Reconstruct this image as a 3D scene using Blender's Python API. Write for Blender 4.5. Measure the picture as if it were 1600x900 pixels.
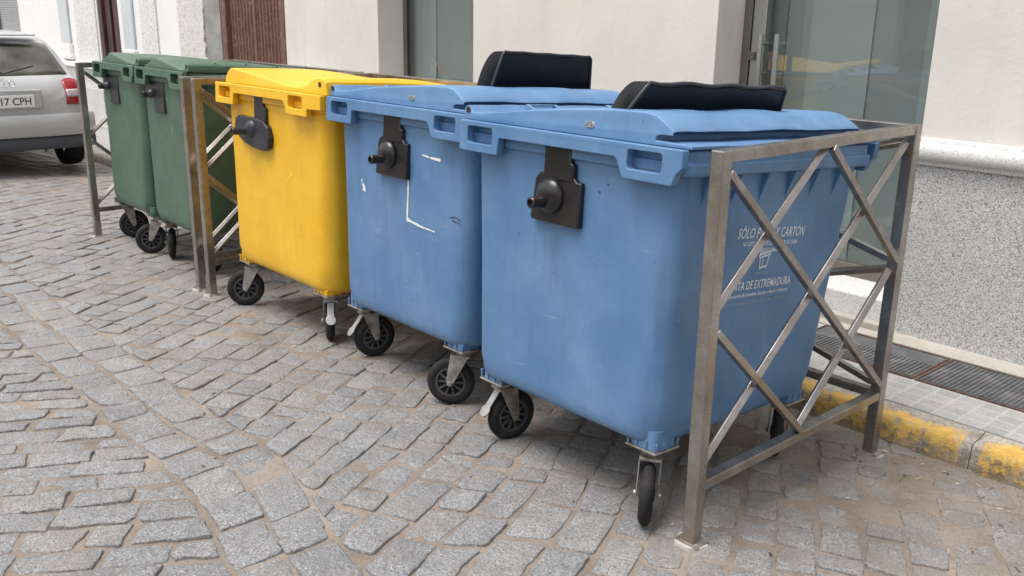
import bpy, bmesh, math, random
from mathutils import Vector, Matrix, noise
random.seed(7)
for o in list(bpy.data.objects): bpy.data.objects.remove(o)
scn = bpy.context.scene
COL = scn.collection
R = math.radians

# ------------------------------------------------------------------ camera
cd = bpy.data.cameras.new("camera"); cam = bpy.data.objects.new("camera", cd); COL.objects.link(cam)
F = 1442.54
cpos = Vector((1.56572, -2.21542, 1.62))
def unit(v): v = Vector(v); v.normalize(); return v
dX = -unit((-1350.0, -444.0, F)); dY = unit((1671.0, -394.0, F)); dZ = dX.cross(dY)
right = Vector((dX[0], dY[0], dZ[0])); down = Vector((dX[1], dY[1], dZ[1])); fwd = Vector((dX[2], dY[2], dZ[2]))
M = Matrix.Identity(4)
for i in range(3):
    M[i][0] = right[i]; M[i][1] = -down[i]; M[i][2] = -fwd[i]; M[i][3] = cpos[i]
cam.matrix_world = M
cd.sensor_fit = 'HORIZONTAL'; cd.sensor_width = 36.0; cd.lens = F/1600*36.0
cd.clip_start = 0.05; cd.clip_end = 2000
scn.camera = cam

# ------------------------------------------------------------------ world, sun, exposure
SUN_EL, SUN_AZ = R(70), R(200)      # azimuth: clockwise from +Y, the sun stands over the street behind the camera
w = bpy.data.worlds.new("World"); scn.world = w; w.use_nodes = True
nt = w.node_tree; nt.nodes.clear()
out = nt.nodes.new('ShaderNodeOutputWorld'); bg = nt.nodes.new('ShaderNodeBackground')
sky = nt.nodes.new('ShaderNodeTexSky'); sky.sky_type = 'NISHITA'; sky.sun_disc = False
sky.sun_elevation = SUN_EL; sky.sun_rotation = SUN_AZ; sky.air_density = 1.0; sky.dust_density = 4.0
hs = nt.nodes.new('ShaderNodeHueSaturation'); hs.inputs['Saturation'].default_value = 0.22
nt.links.new(sky.outputs[0], hs.inputs['Color']); nt.links.new(hs.outputs[0], bg.inputs[0]); nt.links.new(bg.outputs[0], out.inputs[0])
bg.inputs[1].default_value = 0.15
sd = bpy.data.lights.new("sun", 'SUN'); sun = bpy.data.objects.new("sun", sd); COL.objects.link(sun)
sd.energy = 1.45; sd.angle = R(34); sd.color = (1.0, 0.96, 0.90)
sdir = Vector((math.sin(SUN_AZ)*math.cos(SUN_EL), math.cos(SUN_AZ)*math.cos(SUN_EL), math.sin(SUN_EL)))
sun.rotation_euler = sdir.to_track_quat('Z', 'Y').to_euler(); sun.location = (0, -3, 8)
vs = scn.view_settings; vs.view_transform = 'Standard'; vs.look = 'None'; vs.exposure = 0.73; vs.gamma = 1; vs.use_curve_mapping = False
try:
    scn.cycles.max_bounces = 8; scn.cycles.transparent_max_bounces = 12; scn.cycles.use_denoising = True
except Exception: pass

# ------------------------------------------------------------------ helpers
class MB:
    def __init__(s): s.bm = bmesh.new(); s.mi = 0
    def quad_strip(s, a, b, closed=True):
        n = len(a); fs = []
        for i in range(n if closed else n-1):
            j = (i+1) % n
            try: f = s.bm.faces.new((a[i], a[j], b[j], b[i])); f.material_index = s.mi; fs.append(f)
            except ValueError: pass
        return fs
    def face(s, vs):
        try: f = s.bm.faces.new(vs); f.material_index = s.mi; return f
        except ValueError: return None
    def V(s, p): return s.bm.verts.new(p)
    def box(s, c, sz, mat=None):
        h = [x/2 for x in sz]; vv = []
        for dz in (-1, 1):
            for dx, dy in ((-1,-1),(1,-1),(1,1),(-1,1)):
                p = Vector((dx*h[0], dy*h[1], dz*h[2]))
                if mat is not None: p = mat @ p
                vv.append(s.V(p + Vector(c)))
        s.face(vv[3::-1]); s.face(vv[4:]); s.quad_strip(vv[:4], vv[4:])
    def b(s, x0, x1, y0, y1, z0, z1): s.box(((x0+x1)/2, (y0+y1)/2, (z0+z1)/2), (x1-x0, y1-y0, z1-z0))
    def beam(s, p0, p1, w, h, up=(0,0,1), roll=0):
        p0, p1 = Vector(p0), Vector(p1); d = (p1-p0).normalized(); u = Vector(up)
        sx = d.cross(u); 
        if sx.length < 1e-4: sx = Vector((1,0,0))
        sx.normalize(); sz = sx.cross(d)
        if roll: 
            q = Matrix.Rotation(roll, 3, d); sx = q @ sx; sz = q @ sz
        rings = []
        for p in (p0, p1): rings.append([s.V(p + sx*a*w/2 + sz*b_*h/2) for a, b_ in ((-1,-1),(1,-1),(1,1),(-1,1))])
        s.face(rings[0][::-1]); s.face(rings[1]); s.quad_strip(*rings)
    def cyl(s, p0, p1, r0, r1=None, n=20, cap=True):
        r1 = r0 if r1 is None else r1
        p0, p1 = Vector(p0), Vector(p1); d = (p1-p0).normalized()
        a = d.orthogonal().normalized(); b_ = d.cross(a); rings = []
        for p, r in ((p0, r0), (p1, r1)):
            rings.append([s.V(p + (a*math.cos(2*math.pi*i/n) + b_*math.sin(2*math.pi*i/n))*r) for i in range(n)])
        s.quad_strip(*rings)
        if cap: s.face(rings[0][::-1]); s.face(rings[1])
    def tube(s, pts, r, n=10, cap=True):
        pts = [Vector(p) for p in pts]; prev = None; rr = []
        for i, p in enumerate(pts):
            d = (pts[min(i+1, len(pts)-1)] - pts[max(i-1, 0)]).normalized()
            if prev is None: a = d.orthogonal().normalized()
            else: a = (prev - d*prev.dot(d)).normalized()
            prev = a; b_ = d.cross(a)
            rr.append([s.V(p + (a*math.cos(2*math.pi*k/n) + b_*math.sin(2*math.pi*k/n))*r) for k in range(n)])
        for i in range(len(rr)-1): s.quad_strip(rr[i], rr[i+1])
        if cap: s.face(rr[0][::-1]); s.face(rr[-1])
    def lathe(s, prof, origin, axis, n=32, cap=True):
        d = Vector(axis).normalized(); a = d.orthogonal().normalized(); b_ = d.cross(a); o = Vector(origin); rr = []
        for r, h in prof:
            rr.append([s.V(o + d*h + (a*math.cos(2*math.pi*i/n) + b_*math.sin(2*math.pi*i/n))*max(r, 1e-4)) for i in range(n)])
        for i in range(len(rr)-1): s.quad_strip(rr[i], rr[i+1])
        if cap: s.face(rr[0][::-1]); s.face(rr[-1])
        else: s.quad_strip(rr[-1], rr[0])
    def prism(s, poly, fn0, fn1):
        a = [s.V(fn0(p)) for p in poly]; b_ = [s.V(fn1(p)) for p in poly]
        s.face(a[::-1]); s.face(b_); s.quad_strip(a, b_)
    def loft(s, rings, cap0=True, cap1=True, closed=True):
        rr = [[s.V(p) for p in r] for r in rings]
        for i in range(len(rr)-1): s.quad_strip(rr[i], rr[i+1], closed)
        if cap0: s.face(rr[0][::-1])
        if cap1: s.face(rr[-1])
        return rr
    def holed(s, outer, holes, to3, depth_vec):
        """flat plate with holes: triangle fill then extrude"""
        tmp = []
        for loop in [outer] + holes:
            vv = [s.V(to3(p)) for p in loop]
            for i in range(len(vv)): tmp.append(s.bm.edges.new((vv[i], vv[(i+1) % len(vv)])))
        r = bmesh.ops.triangle_fill(s.bm, edges=tmp, use_beauty=True, use_dissolve=False)
        fs = [g for g in r['geom'] if isinstance(g, bmesh.types.BMFace)]
        for f in fs: f.material_index = s.mi
        e = bmesh.ops.extrude_face_region(s.bm, geom=fs)
        vv = [g for g in e['geom'] if isinstance(g, bmesh.types.BMVert)]
        bmesh.ops.translate(s.bm, verts=vv, vec=depth_vec)
    def build(s, name, mats, parent=None, bevel=0, seg=2, smooth=False, off=None, recalc=True, ang=35):
        if recalc: bmesh.ops.recalc_face_normals(s.bm, faces=s.bm.faces[:])
        if off is not None: bmesh.ops.translate(s.bm, verts=s.bm.verts[:], vec=off)
        me = bpy.data.meshes.new(name); s.bm.to_mesh(me); s.bm.free()
        if not isinstance(mats, (list, tuple)): mats = [mats]
        for m in mats: me.materials.append(m)
        o = bpy.data.objects.new(name, me); COL.objects.link(o)
        if parent: o.parent = parent
        if smooth:
            for p in me.polygons: p.use_smooth = True
            if smooth == 'auto':
                me.set_sharp_from_angle(angle=R(ang))
        if bevel:
            m = o.modifiers.new('bevel', 'BEVEL'); m.width = bevel; m.segments = seg; m.limit_method = 'ANGLE'; m.angle_limit = R(32)
            m.harden_normals = False
        return o

def tag(o, label=None, cat=None, group=None, kind=None):
    if label: o['label'] = label
    if cat: o['category'] = cat
    if group: o['group'] = group
    if kind: o['kind'] = kind
    return o
def empty(name, loc, rot=(0,0,0)):
    o = bpy.data.objects.new(name, None); COL.objects.link(o); o.location = loc; o.rotation_euler = rot
    o.empty_display_size = 0.1; return o

# ------------------------------------------------------------------ materials
def newmat(name):
    m = bpy.data.materials.new(name); m.use_nodes = True; t = m.node_tree; p = t.nodes['Principled BSDF']; return m, t, p
def tc(t, scale=(1,1,1), kind='Object'):
    c = t.nodes.new('ShaderNodeTexCoord'); mp = t.nodes.new('ShaderNodeMapping'); mp.inputs['Scale'].default_value = scale
    t.links.new(c.outputs[kind], mp.inputs[0]); return mp.outputs[0]
def nz(t, vec, scale, detail=4, rough=.55, dist=0):
    n = t.nodes.new('ShaderNodeTexNoise'); n.inputs['Scale'].default_value = scale; n.inputs['Detail'].default_value = detail
    n.inputs['Roughness'].default_value = rough; n.inputs['Distortion'].default_value = dist
    if vec is not None: t.links.new(vec, n.inputs['Vector'])
    return n.outputs['Fac']
def ramp(t, fac, stops, interp='LINEAR'):
    r = t.nodes.new('ShaderNodeValToRGB'); r.color_ramp.interpolation = interp
    while len(r.color_ramp.elements) > 1: r.color_ramp.elements.remove(r.color_ramp.elements[0])
    for i, (p, c) in enumerate(stops):
        c = (c, c, c, 1) if isinstance(c, (int, float)) else tuple(c) + (1,)
        if i == 0: e = r.color_ramp.elements[0]; e.position = p
        else: e = r.color_ramp.elements.new(p)
        e.color = c
    t.links.new(fac, r.inputs[0]); return r.outputs[0]
def mix(t, fac, a, b, typ='MIX'):
    n = t.nodes.new('ShaderNodeMix'); n.data_type = 'RGBA'; n.blend_type = typ
    def put(v, s):
        if isinstance(v, (tuple, list)): s.default_value = tuple(v) + (1,) if len(v) == 3 else v
        else: t.links.new(v, s)
    if isinstance(fac, (int, float)): n.inputs[0].default_value = fac
    else: t.links.new(fac, n.inputs[0])
    put(a, n.inputs[6]); put(b, n.inputs[7]); return n.outputs[2]
def mth(t, op, a, b=None):
    n = t.nodes.new('ShaderNodeMath'); n.operation = op
    for i, v in enumerate((a, b)):
        if v is None: continue
        if isinstance(v, (int, float)): n.inputs[i].default_value = v
        else: t.links.new(v, n.inputs[i])
    return n.outputs[0]
def bump(t, p, h, strength=.2, dist=.01):
    b = t.nodes.new('ShaderNodeBump'); b.inputs['Strength'].default_value = strength; b.inputs['Distance'].default_value = dist
    t.links.new(h, b.inputs['Height']); t.links.new(b.outputs[0], p.inputs['Normal'])
def simple(name, col, rough=.5, metal=0, var=.12, scale=6, spec=.5):
    m, t, p = newmat(name); v = tc(t)
    a = tuple(c*(1-var) for c in col); b = tuple(min(1, c*(1+var)) for c in col)
    t.links.new(ramp(t, nz(t, v, scale), [(.3, a), (.7, b)]), p.inputs['Base Color'])
    p.inputs['Roughness'].default_value = rough; p.inputs['Metallic'].default_value = metal
    p.inputs['Specular IOR Level'].default_value = spec
    return m
def plastic(name, col, faded, rough=.42, scratch=(.75,.8,.85), grime=.35):
    """old weathered HDPE: faded clouds, rubbed scratches, dirt streaks running down"""
    m, t, p = newmat(name); v = tc(t)
    base = mix(t, ramp(t, nz(t, v, 2.6, 6, .66), [(.36, 0.0), (.66, 1.0)]), col, faded)
    rub = ramp(t, nz(t, tc(t, (2.5, 2.5, .8)), 2.1, 6, .7), [(.56, 0.0), (.74, .4)])
    base = mix(t, rub, base, tuple(min(1, c*1.25+.03) for c in faded))
    base = mix(t, ramp(t, nz(t, v, 14, 6, .65), [(.35, 0.18), (.65, 0.0)]), base, tuple(c*.72 for c in col))
    vs_ = tc(t, (9, 9, .7)); streak = ramp(t, nz(t, vs_, 2.6, 5, .6), [(.54, 0.0), (.75, grime)])
    base = mix(t, streak, base, tuple(c*.55+.02 for c in col))
    vd = tc(t, (1, 1, 1)); sc = nz(t, tc(t, (3.2, 3.2, 26)), 2.3, 2, .5, 1.2)
    sm = mth(t, 'MULTIPLY', ramp(t, sc, [(.715, 0.0), (.73, .35)]), ramp(t, nz(t, vd, 3.1, 3), [(.5, 0.0), (.62, 1.0)]))
    base = mix(t, sm, base, scratch)
    spots = ramp(t, nz(t, v, 55, 2, .5), [(.735, 0.0), (.76, .5)])
    base = mix(t, spots, base, (.06, .06, .06))
    t.links.new(base, p.inputs['Base Color'])
    t.links.new(ramp(t, nz(t, v, 5, 5), [(.3, rough-.1), (.7, rough+.14)]), p.inputs['Roughness'])
    p.inputs['Specular IOR Level'].default_value = .55
    bump(t, p, nz(t, v, 160, 3), .06, .002)
    return m
MBLUE = plastic('blue_plastic', (.082, .192, .375), (.135, .255, .43), .40, grime=.3)
MYEL = plastic('yellow_plastic', (.80, .44, .012), (.84, .50, .03), .38, (.95,.85,.5), .12)
MGRN = plastic('green_plastic', (.056, .112, .070), (.085, .150, .100), .40, (.35,.45,.4))
MBLK = simple('black_plastic', (.016, .0145, .015), .27, 0, .3, 9)
MHOOD = simple('black_matt_plastic', (.010, .0105, .013), .5, 0, .25, 7, .3)
MCHAR = simple('charcoal_plastic', (.026, .027, .033), .4, 0, .3, 9)
MRUB = simple('rubber', (.022, .021, .021), .82, 0, .45, 20, .25)
MHUB = simple('grey_hub_plastic', (.060, .060, .064), .6, 0, .35, 25)
MWHITEP = simple('white_paint', (.78, .78, .74), .6, 0, .08, 30)
MLETTER = simple('white_lettering_paint', (.72, .78, .84), .6, 0, .15, 60)
MGREYL = simple('faded_lettering_paint', (.30, .42, .56), .6, 0, .2, 60)
def galv():
    m, t, p = newmat('galvanised_steel'); v = tc(t)
    c = ramp(t, nz(t, v, 22, 5), [(.3, (.20, .19, .17)), (.55, (.38, .36, .33)), (.75, (.46, .45, .43))])
    c = mix(t, ramp(t, nz(t, v, 9, 5), [(.55, 0.0), (.72, .8)]), c, (.16, .09, .05))
    t.links.new(c, p.inputs['Base Color']); p.inputs['Metallic'].default_value = .55; p.inputs['Roughness'].default_value = .55
    return m
MGALV = galv()
def stainless():
    m, t, p = newmat('stainless_steel'); v = tc(t)
    c = ramp(t, nz(t, v, 7, 6, .7), [(.3, (.27, .245, .22)), (.52, (.37, .342, .315)), (.7, (.48, .463, .445))])
    rust = mth(t, 'MULTIPLY', ramp(t, nz(t, tc(t, (1, 1, .6)), 4.5, 7, .75), [(.46, 0.0), (.72, .5)]), 1.0)
    c = mix(t, rust, c, (.23, .145, .085))
    t.links.new(c, p.inputs['Base Color']); p.inputs['Metallic'].default_value = .85
    t.links.new(ramp(t, nz(t, v, 9, 5), [(.3, .20), (.7, .40)]), p.inputs['Roughness'])
    bump(t, p, nz(t, tc(t, (1, 1, 60)), 14, 2), .05, .001)
    return m
MSS = stainless()

# ------------------------------------------------------------------ the ground
def sm(a, b, x):
    x = min(1, max(0, (x-a)/(b-a))); return x*x*(3-2*x)
def G(x, y):                        # the street falls gently towards the gutter by the kerb
    yy = max(0.0, y); yy = min(yy, 1.5)
    return -.05*yy*sm(-.1, .5, y) + .004*noise.noise(Vector((x*.8, y*.8, 3.1)))
def warp(x, y):                     # the courses wander a little
    d = .05*noise.noise(Vector((x*.45, y*.5, 9))) + .02*noise.noise(Vector((x*1.7, y*1.7, 5)))
    bend = -.16*sm(-1.5, -.5, x)*sm(-2.5, -1.2, y)*(1 - sm(-.75, -.1, y))
    return x + .03*noise.noise(Vector((x*.7, y*.7, 22))), y + d*.6 + bend
def clip(poly, nx, ny, c):          # keep nx*x+ny*y<=c
    res = []
    for i in range(len(poly)):
        a, b_ = poly[i], poly[(i+1) % len(poly)]
        da, db = nx*a[0]+ny*a[1]-c, nx*b_[0]+ny*b_[1]-c
        if da <= 0: res.append(a)
        if (da < 0 < db) or (db < 0 < da):
            k = da/(da-db); res.append((a[0]+(b_[0]-a[0])*k, a[1]+(b_[1]-a[1])*k))
    return res
def area(p): return abs(sum(p[i][0]*p[(i+1) % len(p)][1]-p[(i+1) % len(p)][0]*p[i][1] for i in range(len(p))))/2
stones = []
YA, YB = -.74, -1.09
def rows(ang, pitch, l0, l1, x0, x1, y0, y1, gap, lo, hi):
    ca, sa = math.cos(ang), math.sin(ang)
    cs = [(x, y) for x in (x0, x1) for y in (y0, y1)]
    us = [x*ca+y*sa for x, y in cs]; vs_ = [-x*sa+y*ca for x, y in cs]
    v = min(vs_)
    while v < max(vs_):
        pv = pitch*random.uniform(.88, 1.14); u = min(us) + random.uniform(-.2, 0)
        while u < max(us):
            L = random.uniform(l0, l1) if random.random() > .12 else l0*.75
            mx, my = u+L/2, v+pv/2
            X, Y = mx*ca-my*sa, mx*sa+my*ca
            if x0-.2 < X < x1+.2 and y0-.25 < Y < y1+.25:
                j = lambda: random.uniform(-.011, .011)
                g = gap*random.uniform(.7, 1.4)/2; g2 = gap*random.uniform(.6, 1.2)/2
                q = [(u+g+j(), v+g2+j()), (u+L-g+j(), v+g2+j()), (u+L-g+j(), v+pv-g2+j()), (u+g+j(), v+pv-g2+j())]
                q = [(a*ca-b_*sa, a*sa+b_*ca) for a, b_ in q]
                if lo is not None: q = clip(q, 0, -1, -lo)
                if len(q) > 2 and hi is not None: q = clip(q, 0, 1, hi)
                if len(q) > 2 and area(q) > .0035: stones.append(q)
            u += L
        v += pv
XN, XF = 2.3, -13.0
rows(R(120), .142, .15, .235, XF, XN, YA, 1.36, .017, YA+.008, 1.345)
rows(R(60), .112, .21, .32, XF, XN, -5.2, YB, .017, None, YB-.012)
for k in range(2):
    v0 = YB + .175*k; u = XF
    while u < XN:
        L = random.uniform(.17, .27); j = lambda: random.uniform(-.012, .012)
        stones.append([(u+.009+j(), v0+.009+j()), (u+L-.009+j(), v0+.009+j()), (u+L-.009+j(), v0+.166+j()), (u+.009+j(), v0+.166+j())])
        u += L
verts, faces, fmat, frnd = [], [], [], []
def sandz(x, y):
    n = noise.noise(Vector((x*2.1, y*2.1, 1))); n2 = noise.noise(Vector((x*7, y*7, 4))); n3 = noise.noise(Vector((x*21, y*21, 8)))
    n4 = noise.noise(Vector((x*1.1, y*1.1, 14)))
    return G(x, y) - .0068 + .0026*n + .003*n2 + .002*n3 + .0028*sm(.15, .95, y) + .0025*sm(-.6, .1, y)*sm(-5, -3, x) + .0012*sm(.05, .45, n4)
for q in stones:
    cx = sum(p[0] for p in q)/len(q); cy = sum(p[1] for p in q)/len(q)
    dist = math.hypot(cx-cpos.x, cy-cpos.y)
    if dist > 16: continue
    near = dist < 8.5
    step = .022 if dist < 4.2 else (.036 if near else .08)
    if near:        # knocked-off corners, each its own size
        qq = []
        for i in range(len(q)):
            a, b_, c_ = q[i-1], q[i], q[(i+1) % len(q)]; ch = random.uniform(.003, .009) if random.random() > .18 else random.uniform(.012, .03)
            for e in (a, c_):
                l = math.hypot(e[0]-b_[0], e[1]-b_[1]) or 1; k = min(.4, ch*random.uniform(.7, 1.3)/l)
                qq.append((b_[0]+(e[0]-b_[0])*k, b_[1]+(e[1]-b_[1])*k))
        q = qq
    # resample the outline, round its corners, roughen it
    pts = []
    n = len(q)
    for i in range(n):
        a, b_ = q[i], q[(i+1) % n]; l = math.hypot(b_[0]-a[0], b_[1]-a[1]); m_ = max(1, int(l/step+.5))
        for k in range(m_): pts.append((a[0]+(b_[0]-a[0])*k/m_, a[1]+(b_[1]-a[1])*k/m_))
    for _ in range(0):
        pts = [((pts[i-1][0]+2*pts[i][0]+pts[(i+1) % len(pts)][0])/4, (pts[i-1][1]+2*pts[i][1]+pts[(i+1) % len(pts)][1])/4) for i in range(len(pts))]
    sd_ = random.uniform(0, 100)
    if near:
        o = []
        for x, y in pts:
            dx, dy = x-cx, y-cy; l = math.hypot(dx, dy) or 1
            r_ = 1 + (.0075*noise.noise(Vector((x*34, y*34, sd_))) + .0085*noise.noise(Vector((x*11, y*11, sd_+7))))/max(l, .03)
            o.append((cx+dx*r_, cy+dy*r_))
        pts = o
    top = random.uniform(-.0045, .005); tx, ty = random.uniform(-.035, .035), random.uniform(-.035, .035)
    rn = random.random()
    rings = [(1.0, -.035), (1.0, -.0045), (.982, -.0010), (.95, 0), (.6, .0006), (.25, .0008)] if near else [(1.0, -.03), (.97, -.004), (.85, 0)]
    base = len(verts); N = len(pts)
    for s_, dz in rings:
        for x, y in pts:
            xx, yy = cx+(x-cx)*s_, cy+(y-cy)*s_
            wx, wy = warp(xx, yy)
            hz = .0026*noise.noise(Vector((xx*24, yy*24, sd_))) + .0035*noise.noise(Vector((xx*9, yy*9, sd_))) if near else 0
            verts.append((wx, wy, G(wx, wy) + top + dz + (x-cx)*s_*tx + (y-cy)*s_*ty + hz*(1 if dz > -.02 else 0)))
    wx, wy = warp(cx, cy); verts.append((wx, wy, G(wx, wy)+top+(.0016 if near else 0))); c_ = len(verts)-1
    for k in range(len(rings)-1):
        for i in range(N):
            j = (i+1) % N
            faces.append((base+k*N+i, base+k*N+j, base+(k+1)*N+j, base+(k+1)*N+i)); fmat.append(0); frnd.append(rn)
    k = len(rings)-1
    for i in range(N):
        faces.append((base+k*N+i, base+k*N+(i+1) % N, c_)); fmat.append(0); frnd.append(rn)
# the bed of sand and dirt the stones sit in
def axis(a, b_, fine0, fine1, f, c):
    r_ = []; x = a
    while x < b_:
        r_.append(x); x += f if fine0 <= x <= fine1 else c
    r_.append(b_); return r_
gx = axis(-45, 14, -5.2, 1.9, .03, .45); gy = axis(-9, 1.42, -2.1, 1.42, .03, .3)
base = len(verts)
for y in gy:
    for x in gx: verts.append((x, y, sandz(x, y)))
nx_ = len(gx)
for j in range(len(gy)-1):
    for i in range(nx_-1):
        a = base+j*nx_+i; faces.append((a, a+1, a+1+nx_, a+nx_)); fmat.append(1); frnd.append(.5)
me = bpy.data.meshes.new('cobbled_street'); me.from_pydata(verts, [], faces)
me.polygons.foreach_set('material_index', fmat); me.polygons.foreach_set('use_smooth', [True]*len(faces))
at = me.attributes.new('stone_tone', 'FLOAT', 'FACE'); at.data.foreach_set('value', frnd)

def sandcol(t, v):
    c = ramp(t, nz(t, v, 3.0, 6, .6), [(.3, (.165, .135, .113)), (.5, (.24, .20, .17)), (.7, (.32, .275, .238))])
    c = mix(t, ramp(t, nz(t, v, 90, 3, .7), [(.36, .45), (.52, 0.0)]), c, (.12, .098, .08))
    c = mix(t, ramp(t, nz(t, v, 130, 2, .6), [(.64, 0.0), (.72, .6)]), c, (.5, .44, .37))
    c = mix(t, ramp(t, nz(t, v, 1.3, 4, .6), [(.56, 0.0), (.74, .35)]), c, (.21, .20, .13))
    return c
def mat_stone():
    m, t, p = newmat('granite_setts'); v = tc(t)
    at = t.nodes.new('ShaderNodeAttribute'); at.attribute_name = 'stone_tone'
    c = ramp(t, at.outputs['Fac'], [(0, (.205, .208, .216)), (.3, (.30, .302, .307)), (.55, (.245, .249, .258)), (.8, (.285, .272, .255)), (1, (.335, .332, .328))])
    c = mix(t, ramp(t, nz(t, v, 120, 3, .7), [(.40, .85), (.52, 0.0)]), c, (.085, .088, .097))
    c = mix(t, ramp(t, nz(t, v, 150, 2, .6), [(.55, 0.0), (.64, .8)]), c, (.50, .51, .52))
    c = mix(t, ramp(t, nz(t, v, 9, 6, .68), [(.44, 0.0), (.7, .6)]), c, (.14, .142, .15))
    c = mix(t, ramp(t, nz(t, v, 38, 5, .7), [(.53, 0.0), (.66, .55)]), c, (.12, .12, .125))
    # trodden-in dust: patches over the whole street, heavy in the gutter and round the containers
    sep = t.nodes.new('ShaderNodeSeparateXYZ'); co = t.nodes.new('ShaderNodeTexCoord'); t.links.new(co.outputs['Object'], sep.inputs[0])
    gut = ramp(t, mth(t, 'MULTIPLY_ADD', sep.outputs['Y'], .5), [(0, 0), (1, 1)])
    mr = t.nodes.new('ShaderNodeMapRange'); mr.inputs['From Min'].default_value = -.7; mr.inputs['From Max'].default_value = 1.1
    mr.inputs['To Min'].default_value = -.08; mr.inputs['To Max'].default_value = .125; t.links.new(sep.outputs['Y'], mr.inputs['Value'])
    dn = mth(t, 'ADD', nz(t, v, 4.2, 7, .66), mr.outputs[0])
    dust = ramp(t, dn, [(.45, 0.12), (.57, .48), (.78, .9)])
    c = mix(t, dust, c, sandcol(t, v))
    wsp = ramp(t, nz(t, tc(t, (5, 2.2, 1)), 3.3, 5, .6, .4), [(.68, 0), (.73, .45)])
    c = mix(t, wsp, c, (.46, .42, .38))
    t.links.new(c, p.inputs['Base Color']); 
    t.links.new(ramp(t, nz(t, v, 20, 4), [(.3, .38), (.7, .6)]), p.inputs['Roughness'])
    h = mth(t, 'ADD', nz(t, v, 55, 5, .65), mth(t, 'MULTIPLY', nz(t, v, 170, 3, .6), .5))
    bump(t, p, h, .85, .012)
    return m
def mat_sand():
    m, t, p = newmat('joint_sand'); v = tc(t)
    t.links.new(sandcol(t, v), p.inputs['Base Color']); p.inputs['Roughness'].default_value = .95; p.inputs['Specular IOR Level'].default_value = .15
    bump(t, p, mth(t, 'ADD', nz(t, v, 60, 5, .7), nz(t, v, 190, 3, .7)), .6, .006)
    return m
me.materials.append(mat_stone()); me.materials.append(mat_sand())
street = bpy.data.objects.new('cobbled_street', me); COL.objects.link(street); tag(street, kind='structure')
m = MB(); m.b(-60, 30, -40, -8.9, -.3, -.02); tag(m.build('ground', mat_sand()), kind='structure')

# ------------------------------------------------------------------ kerb and pavement
def mat_kerb():
    m, t, p = newmat('yellow_painted_kerb'); v = tc(t)
    con = ramp(t, nz(t, v, 9, 6, .65), [(.3, (.22, .195, .165)), (.6, (.40, .365, .325)), (.75, (.5, .47, .43))])
    con = mix(t, ramp(t, nz(t, v, 70, 3, .7), [(.38, .6), (.5, 0)]), con, (.13, .115, .10))
    yel = ramp(t, nz(t, v, 25, 4), [(.3, (.52, .30, .04)), (.7, (.66, .43, .10))])
    sep = t.nodes.new('ShaderNodeSeparateXYZ'); co = t.nodes.new('ShaderNodeTexCoord'); t.links.new(co.outputs['Object'], sep.inputs[0])
    my = t.nodes.new('ShaderNodeMapRange'); my.inputs['From Min'].default_value = 1.40; my.inputs['From Max'].default_value = 1.52
    my.inputs['To Min'].default_value = .07; my.inputs['To Max'].default_value = -.30; t.links.new(sep.outputs['Y'], my.inputs['Value'])
    mx = t.nodes.new('ShaderNodeMapRange'); mx.inputs['From Min'].default_value = -4.2; mx.inputs['From Max'].default_value = -2.6; mx.inputs['To Min'].default_value = -.6; mx.inputs['To Max'].default_value = 0; t.links.new(sep.outputs['X'], mx.inputs['Value'])
    pp = mth(t, 'PINGPONG', mth(t, 'ADD', sep.outputs['X'], -6.20), .49); mj = t.nodes.new('ShaderNodeMapRange'); mj.inputs['From Min'].default_value = .012; mj.inputs['From Max'].default_value = .045; mj.inputs['To Min'].default_value = -.3; mj.inputs['To Max'].default_value = 0; t.links.new(pp, mj.inputs['Value'])
    k = mth(t, 'ADD', mth(t, 'ADD', mth(t, 'MULTIPLY', nz(t, v, 11, 7, .7), .75), mth(t, 'MULTIPLY', nz(t, v, 45, 4, .7), .35)), mth(t, 'ADD', mth(t, 'ADD', my.outputs[0], mj.outputs[0]), mx.outputs[0]))
    c = mix(t, ramp(t, k, [(.54, 0), (.60, .9)]), con, yel)
    zz = t.nodes.new('ShaderNodeMapRange'); zz.inputs['From Min'].default_value = -.07; zz.inputs['From Max'].default_value = .045; zz.inputs['To Min'].default_value = .16; zz.inputs['To Max'].default_value = -.10; t.links.new(sep.outputs['Z'], zz.inputs['Value'])
    c = mix(t, ramp(t, mth(t, 'ADD', nz(t, v, 32, 6, .75), zz.outputs[0]), [(.50, 0), (.60, .85)]), c, ramp(t, nz(t, v, 12, 5), [(.3, (.12, .10, .08)), (.7, (.30, .25, .20))]))
    t.links.new(c, p.inputs['Base Color']); p.inputs['Roughness'].default_value = .85
    bump(t, p, mth(t, 'ADD', nz(t, v, 18, 6, .7), mth(t, 'MULTIPLY', nz(t, v, 90, 3, .7), .6)), .8, .012)
    return m
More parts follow.
